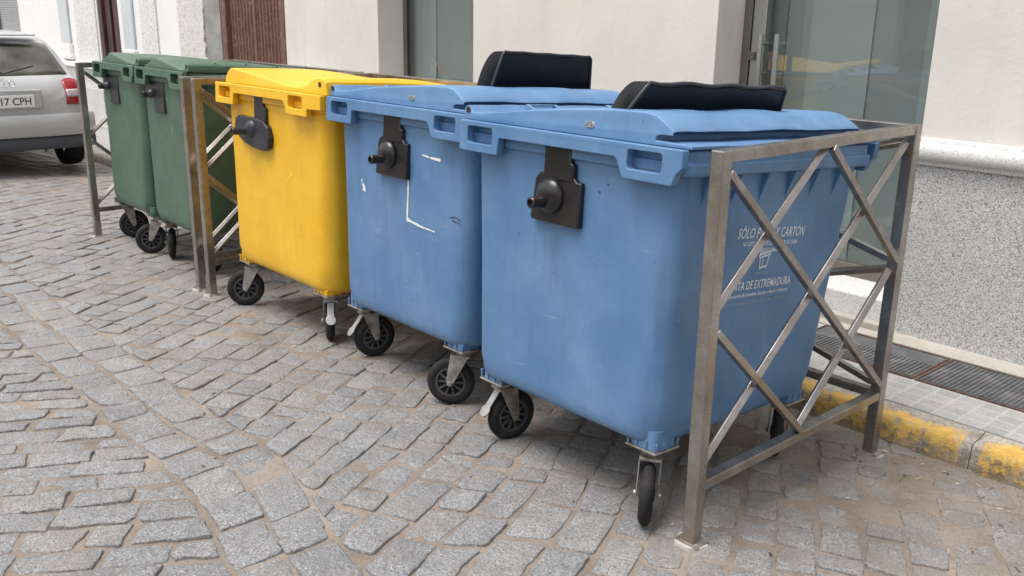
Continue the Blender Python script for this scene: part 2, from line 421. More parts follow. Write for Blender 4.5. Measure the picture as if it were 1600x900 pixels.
def mat_tile():
    m, t, p = newmat('pavement_tiles'); v = tc(t)
    br = t.nodes.new('ShaderNodeTexBrick'); br.offset = 0; br.inputs['Scale'].default_value = 1
    br.inputs['Brick Width'].default_value = .098; br.inputs['Row Height'].default_value = .078; br.inputs['Mortar Size'].default_value = .008
    br.inputs['Mortar Smooth'].default_value = .3
    br.inputs['Color1'].default_value = (.28, .278, .27, 1); br.inputs['Color2'].default_value = (.34, .337, .33, 1); br.inputs['Mortar'].default_value = (.38, .37, .355, 1)
    t.links.new(v, br.inputs['Vector'])
    c = mix(t, ramp(t, nz(t, v, 5, 6, .65), [(.45, 0), (.7, .6)]), br.outputs['Color'], (.43, .40, .36))
    c = mix(t, ramp(t, nz(t, v, 90, 3, .7), [(.36, .45), (.5, 0)]), c, (.17, .16, .15))
    t.links.new(c, p.inputs['Base Color']); p.inputs['Roughness'].default_value = .8
    bump(t, p, mth(t, 'ADD', mth(t, 'MULTIPLY', br.outputs['Fac'], -1), mth(t, 'MULTIPLY', nz(t, v, 120, 3), .4)), .35, .004)
    return m
def concrete(name, a, b_, sc=4):
    m, t, p = newmat(name); v = tc(t)
    c = ramp(t, nz(t, v, sc, 6, .62), [(.3, a), (.7, b_)])
    c = mix(t, ramp(t, nz(t, v, 100, 3, .7), [(.36, .4), (.5, 0)]), c, tuple(x*.5 for x in a))
    t.links.new(c, p.inputs['Base Color']); p.inputs['Roughness'].default_value = .88
    bump(t, p, mth(t, 'ADD', nz(t, v, 30, 5, .6), nz(t, v, 140, 2)), .35, .004); return m
MCON = concrete('pale_concrete', (.33, .30, .265), (.46, .43, .39))
MK = mat_kerb()
KT = .055
m = MB()
xk = 6.20
rnd = random.Random(3)
while xk > -40:
    L = .98; g = .006
    x0, x1 = xk-L, xk-g*rnd.uniform(.6, 1.6)
    n = 34 if x0 > -6 else 4
    prof = [(1.352, -.16), (1.350, .0), (1.354, .030), (1.366, .048), (1.385, KT), (1.43, KT+.001), (1.487, KT), (1.487, -.16)]
    rings = []
    for i in range(n+1):
        x = x0+(x1-x0)*i/n; e = min(x-x0, x1-x); er = .020*max(0, 1-e/.06)**2
        ring = []
        for k, (y, z) in enumerate(prof):
            a = .013*noise.noise(Vector((x*6, y*20, z*20))) + .010*noise.noise(Vector((x*22, y*40, z*40+3)))
            if k in (0, 6, 7): a *= .1
            ring.append((x, y + abs(a)*.8 + er*(.7 if k in (1, 2, 3) else 0), z - abs(a)*.6*(k > 0) - er*(.8 if 0 < k < 6 else 0)))
        rings.append(ring)
    m.loft(rings); xk -= L
tag(m.build('kerb', MK, smooth='auto', ang=50), kind='structure')
m = MB(); m.b(-45, 12, 1.489, 2.21, -.2, KT+.004); m.mi = 1; m.b(-45, 12, 2.21, 2.40, -.2, KT+.012)
tag(m.build('pavement', [mat_tile(), MCON]), kind='structure')
def mat_iron():
    m, t, p = newmat('cast_iron'); v = tc(t)
    c = ramp(t, nz(t, v, 8, 6, .65), [(.3, (.075, .075, .08)), (.55, (.13, .13, .135)), (.72, (.25, .24, .225))])
    t.links.new(c, p.inputs['Base Color']); p.inputs['Roughness'].default_value = .6; p.inputs['Metallic'].default_value = .35
    bump(t, p, nz(t, v, 60, 4), .3, .004); return m
MIRON = mat_iron(); MRUST = simple('rusty_iron', (.10, .058, .045), .8, .2, .4, 30)
def cover(name, x0, x1, y0, y1, label, plain_to):
    rt = empty(name, ((x0+x1)/2, (y0+y1)/2, KT+.004)); tag(rt, label, 'utility cover', 'iron utility covers in the pavement')
    z = .004; X, Y = (x1-x0)/2, (y1-y0)/2; m = MB(); m.b(-X+.012, X-.012, -Y+.012, Y-.012, -.02, z)
    x = -X+.024
    while x < X-.02:
        m.b(x, x+.011, -Y+.02, Y-.02-plain_to, z, z+.004); x += .021
    m.b(-.02, .05, -.006, .008, z+.004, z+.0052)
    m.build('cover_plate', MIRON, rt)
    m = MB()
    for a in ((-X, X, -Y, -Y+.01), (-X, X, Y-.01, Y), (-X, -X+.01, -Y+.01, Y-.01), (X-.01, X, -Y+.01, Y-.01)): m.b(*a, -.02, .0075)
    m.build('cover_frame', MRUST, rt)
cover('access_cover', -.80, -.135, 1.80, 2.20, 'worn iron cover set in the pavement behind the railing post, half smooth', .14)
cover('access_cover', -.125, .56, 1.80, 2.20, 'ridged dark iron cover in the pavement under the granite wall, out in the open', 0)

# ------------------------------------------------------------------ buildings
def plaster(name, a, b_, sc=1.4, bm_=.25):
    m, t, p = newmat(name); v = tc(t)
    c = ramp(t, nz(t, v, sc, 7, .6), [(.3, a), (.7, b_)])
    c = mix(t, ramp(t, nz(t, tc(t, (4, 4, .5)), 1.8, 5, .6), [(.55, 0), (.8, .3)]), c, tuple(x*.8 for x in a))
    c = mix(t, ramp(t, nz(t, v, 26, 5, .7), [(.66, 0), (.72, .25)]), c, tuple(x*.72 for x in a))
    c = mix(t, ramp(t, nz(t, tc(t, (1.5, 1.5, .9)), 2.7, 7, .7, .5), [(.55, 0), (.8, .35)]), c, tuple(x*.78 for x in a))
    ck = nz(t, v, 1.7, 6, .6, 1.5); cr = ramp(t, mth(t, 'ABSOLUTE', mth(t, 'SUBTRACT', ck, .5)), [(.0, .30), (.0035, 0)])
    c = mix(t, mth(t, 'MULTIPLY', cr, ramp(t, nz(t, v, .8, 2), [(.52, 0), (.62, 1)])), c, tuple(x*.45 for x in a))
    t.links.new(c, p.inputs['Base Color']); p.inputs['Roughness'].default_value = .9
    bump(t, p, mth(t, 'ADD', nz(t, v, 24, 5, .6), mth(t, 'MULTIPLY', nz(t, v, 90, 4), .5)), bm_, .006); return m
def speckle(name, dark, mid, light, sc=95, contrast=1):
    m, t, p = newmat(name); v = tc(t)
    vo = t.nodes.new('ShaderNodeTexVoronoi'); vo.inputs['Scale'].default_value = sc*1.5; t.links.new(v, vo.inputs['Vector'])
    sp = t.nodes.new('ShaderNodeSeparateColor'); t.links.new(vo.outputs['Color'], sp.inputs[0])
    c = ramp(t, sp.outputs[0], [(.0, dark), (.14, dark), (.24, mid), (.55, light), (.8, light), (.93, (.68, .675, .66))])
    c = mix(t, ramp(t, nz(t, v, 2.2, 5), [(.5, 0), (.75, .3)]), c, tuple(x*.7 for x in mid))
    t.links.new(c, p.inputs['Base Color']); p.inputs['Roughness'].default_value = .7
    bump(t, p, nz(t, v, sc, 3), .3, .003); return m
MWALL = plaster('cream_render', (.60, .565, .52), (.69, .66, .615))
MWALL2 = plaster('white_render', (.70, .67, .62), (.77, .745, .70))
MWALL3 = plaster('bright_white_render', (.76, .76, .75), (.81, .81, .80), 1, .1)
MGRAN = speckle('speckled_granite', (.15, .15, .15), (.36, .355, .345), (.52, .512, .50), 180)
MGRANL = speckle('pale_granite', (.40, .40, .395), (.53, .525, .515), (.64, .635, .625), 170)
MCEM = concrete('grey_cement', (.21, .205, .19), (.38, .375, .355), 5)
MALU = simple('brown_grey_aluminium', (.20, .175, .155), .42, .6, .12, 4)
MSTEELB = simple('brushed_steel', (.52, .53, .53), .3, .9, .08, 5)
MDARK = simple('black_rubber_seal', (.02, .02, .02), .6)
def glassmat(name, tint=(.62, .72, .68), refl=.12):
    m, t, p = newmat(name); t.nodes.remove(p)
    o = t.nodes['Material Output']; tr = t.nodes.new('ShaderNodeBsdfTransparent'); tr.inputs[0].default_value = tint + (1,)
    gl = t.nodes.new('ShaderNodeBsdfGlossy'); gl.inputs['Roughness'].default_value = .012; gl.inputs['Color'].default_value = (.9, .95, .93, 1)
    fr = t.nodes.new('ShaderNodeFresnel'); fr.inputs['IOR'].default_value = 1.55
    nv = nz(t, tc(t), .9, 3); b = t.nodes.new('ShaderNodeBump'); b.inputs['Strength'].default_value = .04; b.inputs['Distance'].default_value = .02
    t.links.new(nv, b.inputs['Height']); t.links.new(b.outputs[0], gl.inputs['Normal'])
    ge = t.nodes.new('ShaderNodeNewGeometry'); ff = mth(t, 'MULTIPLY', mth(t, 'ADD', fr.outputs[0], refl), mth(t, 'SUBTRACT', 1.0, ge.outputs['Backfacing']))
    mxx = t.nodes.new('ShaderNodeMixShader'); t.links.new(ff, mxx.inputs[0])
    t.links.new(tr.outputs[0], mxx.inputs[1]); t.links.new(gl.outputs[0], mxx.inputs[2]); t.links.new(mxx.outputs[0], o.inputs['Surface']); return m
MGLASS = glassmat('tinted_shop_glass', (.87, .892, .888), .05)
MINT = simple('interior_board', (.30, .325, .318), .8, 0, .05, 2); MINT2 = simple('interior_board_light', (.37, .405, .40), .8, 0, .05, 2)
MINTD = simple('interior_dark', (.215, .23, .222), .8, 0, .1, 2)
WY, WD, HT = 2.40, .26, 4.6
shop = empty('shop_building', (-2.5, WY, 0)); tag(shop, 'cream rendered shop front with glass door and granite plinth behind the blue bins', 'building')
O = Vector((2.5, -WY, 0))
DX0, DX1, VX0, VX1 = -1.80, -.52, -5.31, -4.03
def shop_piece(name, boxes, mat, parent=shop, **k):
    m = MB()
    for b_ in boxes: m.b(*b_)
    return m.build(name, mat, parent, off=O, **k)
ZM0, ZM1 = .955, 1.085
shop_piece('wall', [(DX1, 9, WY, WY+.4, ZM1-.02, HT), (VX1, DX0, WY, WY+.4, ZM1-.02, HT), (-6.92, VX0, WY, WY+.4, ZM1-.02, HT),
                    (DX0, DX1, WY, WY+.4, 2.7, HT), (VX0, VX1, WY, WY+.4, 2.7, HT)], MWALL)
for a, b_ in ((DX1, 9), (VX1, DX0), (-6.92, VX0)): shop_piece('plinth', [(a, b_, WY-.03, WY+.4, .0, ZM0)], MGRAN)
for a, b_ in ((DX1, 9), (VX1, DX0), (-6.92, VX0)):
    m = MB(); prof = [(.0, ZM0), (.045, ZM0), (.05, ZM0+.008), (.05, ZM0+.022), (.062, ZM0+.026)]
    for i in range(9):
        th = -math.pi/2 + math.pi*i/8; prof.append((.062+.022*math.cos(th), ZM0+.065+.038*math.sin(th)))
    prof += [(.03, ZM0+.106), (.026, ZM0+.122), (0, ZM1)]
    m.loft([[(x, WY-d, z) for d, z in [(-.3, ZM0)]+prof+[(-.3, ZM1)]] for x in (a, b_)])
    m.build('moulding', MGRANL, shop, off=O, smooth='auto')
ZT = .225
shop_piece('threshold', [(DX0, DX1, WY-.035, WY+.9, 0, ZT)], MGRANL, bevel=.012)
YD = WY+WD
shop_piece('step', [(DX0-.02, DX1+.0, WY-.10, WY-.036, 0, .105)], MCON, bevel=.008)
# glass door: stile, frame, panes, bar handles
door = shop_piece('door', [(DX0, DX0+.055, YD, YD+.07, ZT, 2.7), (DX0+.055, DX1, YD, YD+.07, 2.62, 2.7), (DX1-.035, DX1, YD, YD+.07, ZT, 2.62),
                           (DX0+.055, DX1-.035, YD, YD+.06, ZT, ZT+.075)], MALU, bevel=.003)
shop_piece('stile', [(DX0+.062, DX0+.152, YD+.005, YD+.055, ZT+.076, 2.618)], MSTEELB, door, bevel=.004)
shop_piece('pane', [(DX0+.16, DX1-.036, YD+.022, YD+.034, ZT+.0755, 2.618)], MGLASS, door)
for hx in (DX0+.165, DX0+.275):
    m = MB(); m.cyl((hx, YD-.055, 1.24), (hx, YD-.055, 1.555), .016); m.cyl((hx, YD-.055, 1.33), (hx, YD+.022, 1.33), .009); m.cyl((hx, YD-.055, 1.50), (hx, YD+.022, 1.50), .009)
    m.build('handle', MSTEELB, door, off=O, smooth='auto')
for q in ((DX0+.06, DX0+.10, YD-.012, YD+.005), (DX0+.175, DX0+.225, YD+.008, YD+.0215)): shop_piece('lock', [q + (1.40, 1.45)], MALU, door, bevel=.003)
m = MB(); m.b(-.80, -.755, YD+.012, YD+.0215, 1.02, 1.045); m.build('sticker', MDARK, door, off=O)
m = MB(); m.lathe([(.001, 0), (.028, 0), (.02, .001)], (-.63, YD+.0212, .66), (0, -1, 0), 14); m.build('sticker', MCHAR, door, off=O)
win = shop_piece('window', [(VX0, VX0+.05, YD, YD+.06, .98, 2.7), (VX0+.05, VX1, YD, YD+.06, 2.63, 2.7), (VX1-.04, VX1, YD, YD+.06, .98, 2.63), (VX0+.05, VX1-.04, YD, YD+.06, .98, 1.05)], MALU, bevel=.003)
shop_piece('pane', [(VX0+.051, VX1-.041, YD+.02, YD+.032, 1.051, 2.629)], MGLASS, win)
shop_piece('seal', [(VX0+.0505, VX0+.066, YD+.012, YD+.0195, 1.052, 2.628)], MDARK, win)
shop_piece('sill', [(VX0, VX1, WY-.03, YD-.002, .0, 1.0)], MGRANL, win)
# what shows behind the glass: boards and partitions
m = MB(); yb = YD+.10
m.b(-6.8, 1.2, yb, yb+.05, 0, HT-.1); m.b(-6.8, 1.2, yb+.05, yb+.1, 0, .3)
m.mi = 1; m.b(-5.4, -4.95, yb-.012, yb-.001, ZT+.002, 2.88); m.b(-1.40, -1.02, yb-.012, yb-.001, ZT+.002, 2.88); m.b(-.72, -.1, yb-.012, yb-.001, ZT+.002, 2.88)
m.mi = 2; m.b(-2.4, -1.56, yb-.012, yb-.001, ZT+.002, 2.88)
m.build('interior', [MINT, MINT2, MINTD], shop, off=O)
m = MB(); m.b(-6.92, 9, WY+.4, WY+6, HT-.12, HT); m.b(-6.92, 9, WY-.12, WY+.4, HT, HT+.14); m.build('roof', MCEM, shop, off=O)

# the old house with the corrugated metal door
old = empty('old_house', (-8.2, WY, 0)); tag(old, 'old house wall of patched cement round a brown corrugated metal door', 'building')
O2 = Vector((8.2, -WY, 0))
def piece(name, boxes, mat, parent, off, **k):
    m = MB()
    for b_ in boxes: m.b(*b_)
    return m.build(name, mat, parent, off=off, **k)
piece('wall', [(-8.84, -8.34, WY-.01, WY+.3, 0, HT), (-8.34, -6.922, WY+.0, WY+.3, 2.6, HT)], MCEM, old, O2)
m = MB(); rings = []
rr = random.Random(5)
edge = [(-8.86 + .2*noise.noise(Vector((z*2.3, 3, 1))) + .09*noise.noise(Vector((z*9, 1, 7))), z) for z in [i*.06 for i in range(0, 77)]]
m.prism([(-9.42, 0)] + [(x+.10, z) for x, z in edge] + [(-9.42, 4.56)], lambda p: (p[0], WY-.028, p[1]), lambda p: (p[0], WY-.011, p[1]))
m.build('render_patch', speckle('roughcast', (.42, .40, .36), (.60, .575, .53), (.70, .675, .63), 60), old, off=O2)
def mat_rustpaint():
    m, t, p = newmat('flaking_brown_paint'); v = tc(t)
    c = ramp(t, nz(t, v, 5, 6, .65), [(.3, (.115, .048, .038)), (.7, (.185, .088, .07))])
    c = mix(t, ramp(t, nz(t, tc(t, (30, 30, 5)), 4, 4, .7), [(.60, 0), (.64, .9)]), c, (.46, .38, .35))
    t.links.new(c, p.inputs['Base Color']); p.inputs['Roughness'].default_value = .6; return m
MRP = mat_rustpaint()
m = MB(); x = -8.22
pl = []
while x < -7.04:
    pl += [(x, 0), (x+.024, 0), (x+.036, .018), (x+.06, .018)]; x += .072
pl.append((-7.035, 0))
a = [m.V((px, WY+.06-d, .1)) for px, d in pl]; b_ = [m.V((px, WY+.06-d, 2.55)) for px, d in pl]
m.quad_strip(a, b_, False)
dr = m.build('door', MRP, old, off=O2, recalc=False)
piece('frame', [(-8.335, -8.22, WY-.005, WY+.10, .06, 2.6), (-7.035, -6.93, WY-.005, WY+.10, .06, 2.6), (-8.22, -7.035, WY-.005, WY+.1, 2.55, 2.6), (-7.66, -7.60, WY+.03, WY+.05, .1, 2.55)], MRP, dr, O2, bevel=.006)
piece('threshold', [(-8.335, -6.93, WY-.04, WY+.3, 0, .1)], MGRANL, old, O2)
m = MB(); m.b(-9.42, -6.922, WY+.3, WY+6, HT-.12, HT-.02); m.build('roof', MCEM, old, off=O2)

# the white house further along
wh = empty('white_house', (-14, WY, 0)); tag(wh, 'white house with dark brown door and roller shutter beyond the green bins', 'building')
O3 = Vector((14, -WY, 0))
piece('wall', [(-11.36, -9.43, WY-.02, WY+.3, .55, HT), (-15.95, -12.15, WY-.02, WY+.3, .55, HT), (-22, -17.6, WY-.02, WY+.3, .55, HT),
               (-12.15, -11.36, WY-.02, WY+.3, 2.7, HT), (-17.6, -15.95, WY-.02, WY+.3, .55, 1.20), (-17.6, -15.95, WY-.02, WY+.3, 2.6, HT), (-40, -22, WY-.02, WY+.3, .55, HT)], MWALL3, wh, O3)
for q in ((-11.36, -9.43), (-40, -12.15)): piece('plinth', [q + (WY-.05, WY+.3, 0, .55)], MGRANL, wh, O3)
MROUGH = speckle('white_roughcast', (.50, .49, .47), (.66, .65, .63), (.74, .73, .71), 45)
for q in ((-13.05, -12.2), (-10.55, -10.05)): piece('roughcast_panel', [q + (WY-.04, WY-.021, .55, 4.5)], MROUGH, wh, O3)
MPIL = plaster('grey_pilaster', (.52, .54, .56), (.60, .62, .64), 2, .1)
for x0, x1 in ((-13.75, -13.35), (-11.15, -10.80)):
    p_ = piece('pilaster', [(x0, x1, WY-.055, WY-.021, 1.15, 4.5)], MPIL, wh, O3, bevel=.01)
    piece('pilaster_base', [(x0-.06, x1+.06, WY-.09, WY-.021, .93, 1.00), (x0-.03, x1+.03, WY-.075, WY-.021, 1.0, 1.149)], MWALL3, p_, O3, bevel=.01)
for q in ((-16, -12.2), (-11.3, -9.45)): piece('ledge', [q + (WY-.11, WY-.0505, .83, .90)], MWALL3, wh, O3, bevel=.012)
MBRN = simple('dark_brown_wood', (.075, .034, .030), .5, 0, .25, 5)
dd = piece('door', [(-12.13, -11.38, WY+.06, WY+.10, .1, 2.65)], MBRN, wh, O3)
piece('frame', [(-12.145, -12.02, WY-.01, WY+.055, .1, 2.69), (-11.50, -11.365, WY-.01, WY+.055, .1, 2.69), (-11.86, -11.78, WY+.02, WY+.058, .1, 2.6), (-11.98, -11.9, WY+.03, WY+.058, .2, 1.9), (-11.70, -11.58, WY+.03, WY+.058, .2, 1.9)], MBRN, dd, O3, bevel=.008)
m = MB(); z = 1.22
while z < 2.58: m.b(-17.52, -16.10, WY+.08, WY+.095, z, z+.036); z += .04
sh = m.build('roller_shutter', simple('grey_shutter', (.36, .38, .385), .5, .1, .06, 3), wh, off=O3); MSF = simple('grey_shutter_frame', (.13, .135, .14), .5)
for q in ((-16.10, -15.965), (-17.595, -17.52)): piece('guide_rail', [q + (WY+.03, WY+.10, 1.205, 2.595)], MSF, sh, O3)
m = MB(); m.b(-40, -9.43, WY+.3, WY+6, HT-.12, HT+.02); m.build('roof', MCEM, wh, off=O3)

# the house across the street, behind the camera: seen only in the glass and the steel
op = empty('opposite_house', (-4, -8.5, 0)); tag(op, 'plain pale house across the street, mirrored faintly in the shop glass', 'building')
O4 = Vector((4, 8.5, 0))
xs = [-18 + 2.9*i for i in range(10)]
m = MB(); last = -24
for x in xs: m.b(last, x, -8.9, -8.5, 0, 3.6); m.b(x, x+1.1, -8.9, -8.5, 2.5, 3.6); m.b(x, x+1.1, -8.9, -8.5, 0, .9); last = x+1.1
m.b(last, 14, -8.9, -8.5, 0, 3.6); m.build('wall', MWALL2, op, off=O4)
for x in xs:
    f = piece('window', [(x, x+.07, -8.8, -8.7, .9, 2.5), (x+1.03, x+1.1, -8.8, -8.7, .9, 2.5), (x+.07, x+1.03, -8.8, -8.7, 2.43, 2.5), (x+.07, x+1.03, -8.8, -8.7, .9, .97)], MALU, op, O4)
    piece('pane', [(x+.07, x+1.03, -8.77, -8.75, .97, 2.43)], MINTD, f, O4)

# ------------------------------------------------------------------ stainless railings round the containers
def railing(name, xa, xb, label):
    """U of square tube: two end panels and a long back panel, open to the street"""
    rt = empty(name, ((xa+xb)/2, .59, 0)); tag(rt, label, 'railing', 'stainless railings round the bins')
    O5 = Vector((-(xa+xb)/2, -.59, 0)); H = 1.268; D = 1.18; pw = .046
    zt, zm, zb = H-.018, .735, .20
    nb = 1
    posts = [(xa, 0), (xb, 0)] + [(xa+(xb-xa)*i/nb, D) for i in range(nb+1)]
    for x, y in posts:
        gz = G(x, y)
        m = MB(); m.b(x-pw/2, x+pw/2, y-pw/2, y+pw/2, gz-.03, H); m.build('post', MSS, rt, off=O5, bevel=.004)
        m = MB(); q = [(x + (.058+.022*noise.noise(Vector((x*3+i, y, i*1.7))))*math.cos(i*math.pi/9), y + (.058+.022*noise.noise(Vector((x*3, y+i, i*1.3))))*math.sin(i*math.pi/9)) for i in range(18)]
        m.prism(q, lambda p: (p[0], p[1], gz-.03), lambda p: (p[0]*.9+x*.1, p[1]*.9+y*.1, gz+.004+.001*noise.noise(Vector((p[0]*40, p[1]*40, 1)))))
        m.build('mortar_pad', MMORT, rt, off=O5)
        m = MB(); m.b(x-.045, x+.045, y-.034, y+.034, gz+.002, gz+.008); m.cyl((x-.036, y-.027, gz+.008), (x-.036, y-.027, gz+.016), .007, n=6); m.cyl((x+.037, y-.027, gz+.008), (x+.037, y-.027, gz+.015), .007, n=6)
        m.build('base_plate', MGALV, rt, off=O5)
    def panel(p, q):
        p, q = Vector(p), Vector(q); d = (q-p).normalized(); a, b_ = p+d*pw/2, q-d*pw/2; mid = (p+q)/2
        nrm = d.cross(Vector((0, 0, 1)))
        m = MB(); m.beam(a+Vector((0,0,zt)), b_+Vector((0,0,zt)), .040, .036); m.build('top_rail', MSS, rt, off=O5, bevel=.003)
        m = MB(); m.beam(a+Vector((0,0,zb)), b_+Vector((0,0,zb)), .040, .034); m.build('bottom_rail', MSS, rt, off=O5, bevel=.003)
        t_, lo = zt-.018, zb+.017
        up = lambda v, z: v+Vector((0, 0, z))
        fal = [(up(a, t_-.03), up(b_, lo+.03)), (up(a, zm-.02), up(mid, lo)), (up(mid, t_), up(b_, zm+.02))]
        ris = [(up(a, lo+.03), up(b_, t_-.03)), (up(a, zm+.02), up(mid, t_)), (up(mid, lo), up(b_, zm-.02))]
        for k, lst in enumerate((fal, ris)):
            for u, v in lst:
                o = nrm*(.011 if k == 0 else -.012)
                m = MB(); m.beam(u+o, v+o, .025, .025, up=nrm, roll=0 if k == 0 else R(45))
                m.build('brace', MSS, rt, off=O5, bevel=.003)
    panel((xa, 0, 0), (xa, D, 0)); panel((xb, 0, 0), (xb, D, 0))
    for i in range(nb):
        panel((xa+(xb-xa)*i/nb, D, 0), (xa+(xb-xa)*(i+1)/nb, D, 0))
MMORT = concrete('white_mortar', (.36, .33, .30), (.52, .49, .46), 20)
railing('metal_railing', -3.565, 0.0, 'stainless cross-braced railing round the yellow and blue bins, nearest end bare')
railing('metal_railing', -5.535, -3.72, 'stainless cross-braced railing round the two green bins')

# ------------------------------------------------------------------ wheeled containers
def ring(x0, x1, y0, y1, r, z, n=7, side=8):
    p = []
    cs = [((x1-r, y0+r), -90), ((x1-r, y1-r), 0), ((x0+r, y1-r), 90), ((x0+r, y0+r), 180)]
    for i, ((cx, cy), a0) in enumerate(cs):
        for k in range(n):
            th = R(a0 + 90*k/(n-1)); p.append((cx+r*math.cos(th), cy+r*math.sin(th), z))
        (nx2, ny2), a1 = cs[(i+1) % 4]
        e = (nx2+r*math.cos(R(a0+90)), ny2+r*math.sin(R(a0+90))); s_ = p[-1]
        for k in range(1, side): p.append((s_[0]+(e[0]-s_[0])*k/side, s_[1]+(e[1]-s_[1])*k/side, z))
    return p

def caster(parent, off, cx, cy, yaw, brake, zp=.264, r=.104):
    d = Vector((math.cos(yaw), math.sin(yaw), 0)); ax = Vector((-d.y, d.x, 0)); c = Vector((cx, cy, 0))
    hub = c + d*.05 + Vector((0, 0, r))
    m = MB(); m.b(cx-.064, cx+.064, cy-.064, cy+.064, zp-.007, zp)
    m.cyl(c+Vector((0,0,zp-.007)), c+Vector((0,0,zp-.032)), .036, .033, 24)
    rot = Matrix(((d.x, ax.x, 0), (d.y, ax.y, 0), (0, 0, 1)))
    ctr = c + d*.012 + Vector((0, 0, zp-.037)); m.box(ctr, (.084, .074, .010), rot)
    for s in (-1, 1):
        pl = [(-.026, zp-.036), (.052, zp-.036), (.066, r+.012), (.062, r-.010), (.042, r-.014), (.032, r+.004)]
        f0 = lambda p, s=s: c + d*p[0] + ax*s*.033 + Vector((0, 0, p[1])); f1 = lambda p, s=s: c + d*p[0] + ax*s*.0375 + Vector((0, 0, p[1]))
        m.prism(pl, f0, f1)
        m.cyl(hub+ax*s*.0375, hub+ax*s*.046, .010, n=6)
    cst = m.build('caster', MGALV, parent, off=off, bevel=.0018)
    m = MB(); w = .0225
    m.lathe([(.066, -w*.75), (.082, -w), (.094, -w*.8), (r, -w*.35), (r, w*.35), (.094, w*.8), (.082, w), (.066, w*.75)], hub, ax, 40, False)
    m.build('wheel', MRUB, cst, off=off, smooth='auto', ang=50)
    m = MB(); m.mi = 1; m.lathe([(.020, -.026), (.020, -.004), (.066, -.003), (.066, .003), (.020, .004), (.020, .026)], hub, ax, 32)
    m.mi = 0
    m.lathe([(.0575, -.0185), (.0665, -.0185), (.0665, .0185), (.0575, .0185)], hub, ax, 32, False)
    for k in range(10):
        th = 2*math.pi*k/10; q = d*math.cos(th) + Vector((0,0,1))*math.sin(th)
        m.beam(hub+q*.018, hub+q*.060, .008, .034, up=ax)
    m.build('wheel_rim', [MHUB, MRUB], cst, off=off)
    if brake:
        m = MB(); a = c - d*.020 + Vector((0, 0, zp-.045)); b_ = c - d*.062 + Vector((0, 0, zp-.110))
        m.beam(a, b_, .034, .005, up=(d+Vector((0,0,.6)))); e = (b_-a).normalized()
        nn = e.cross(ax).normalized(); kq = b_+e*.018; m.cyl(kq-nn*.004, kq+nn*.004, .027, .025, n=14)
        m.build('brake_pedal', MPED, cst, off=off, bevel=.003)
MPED = simple('worn_zinc', (.36, .355, .345), .45, .5, .25, 20)

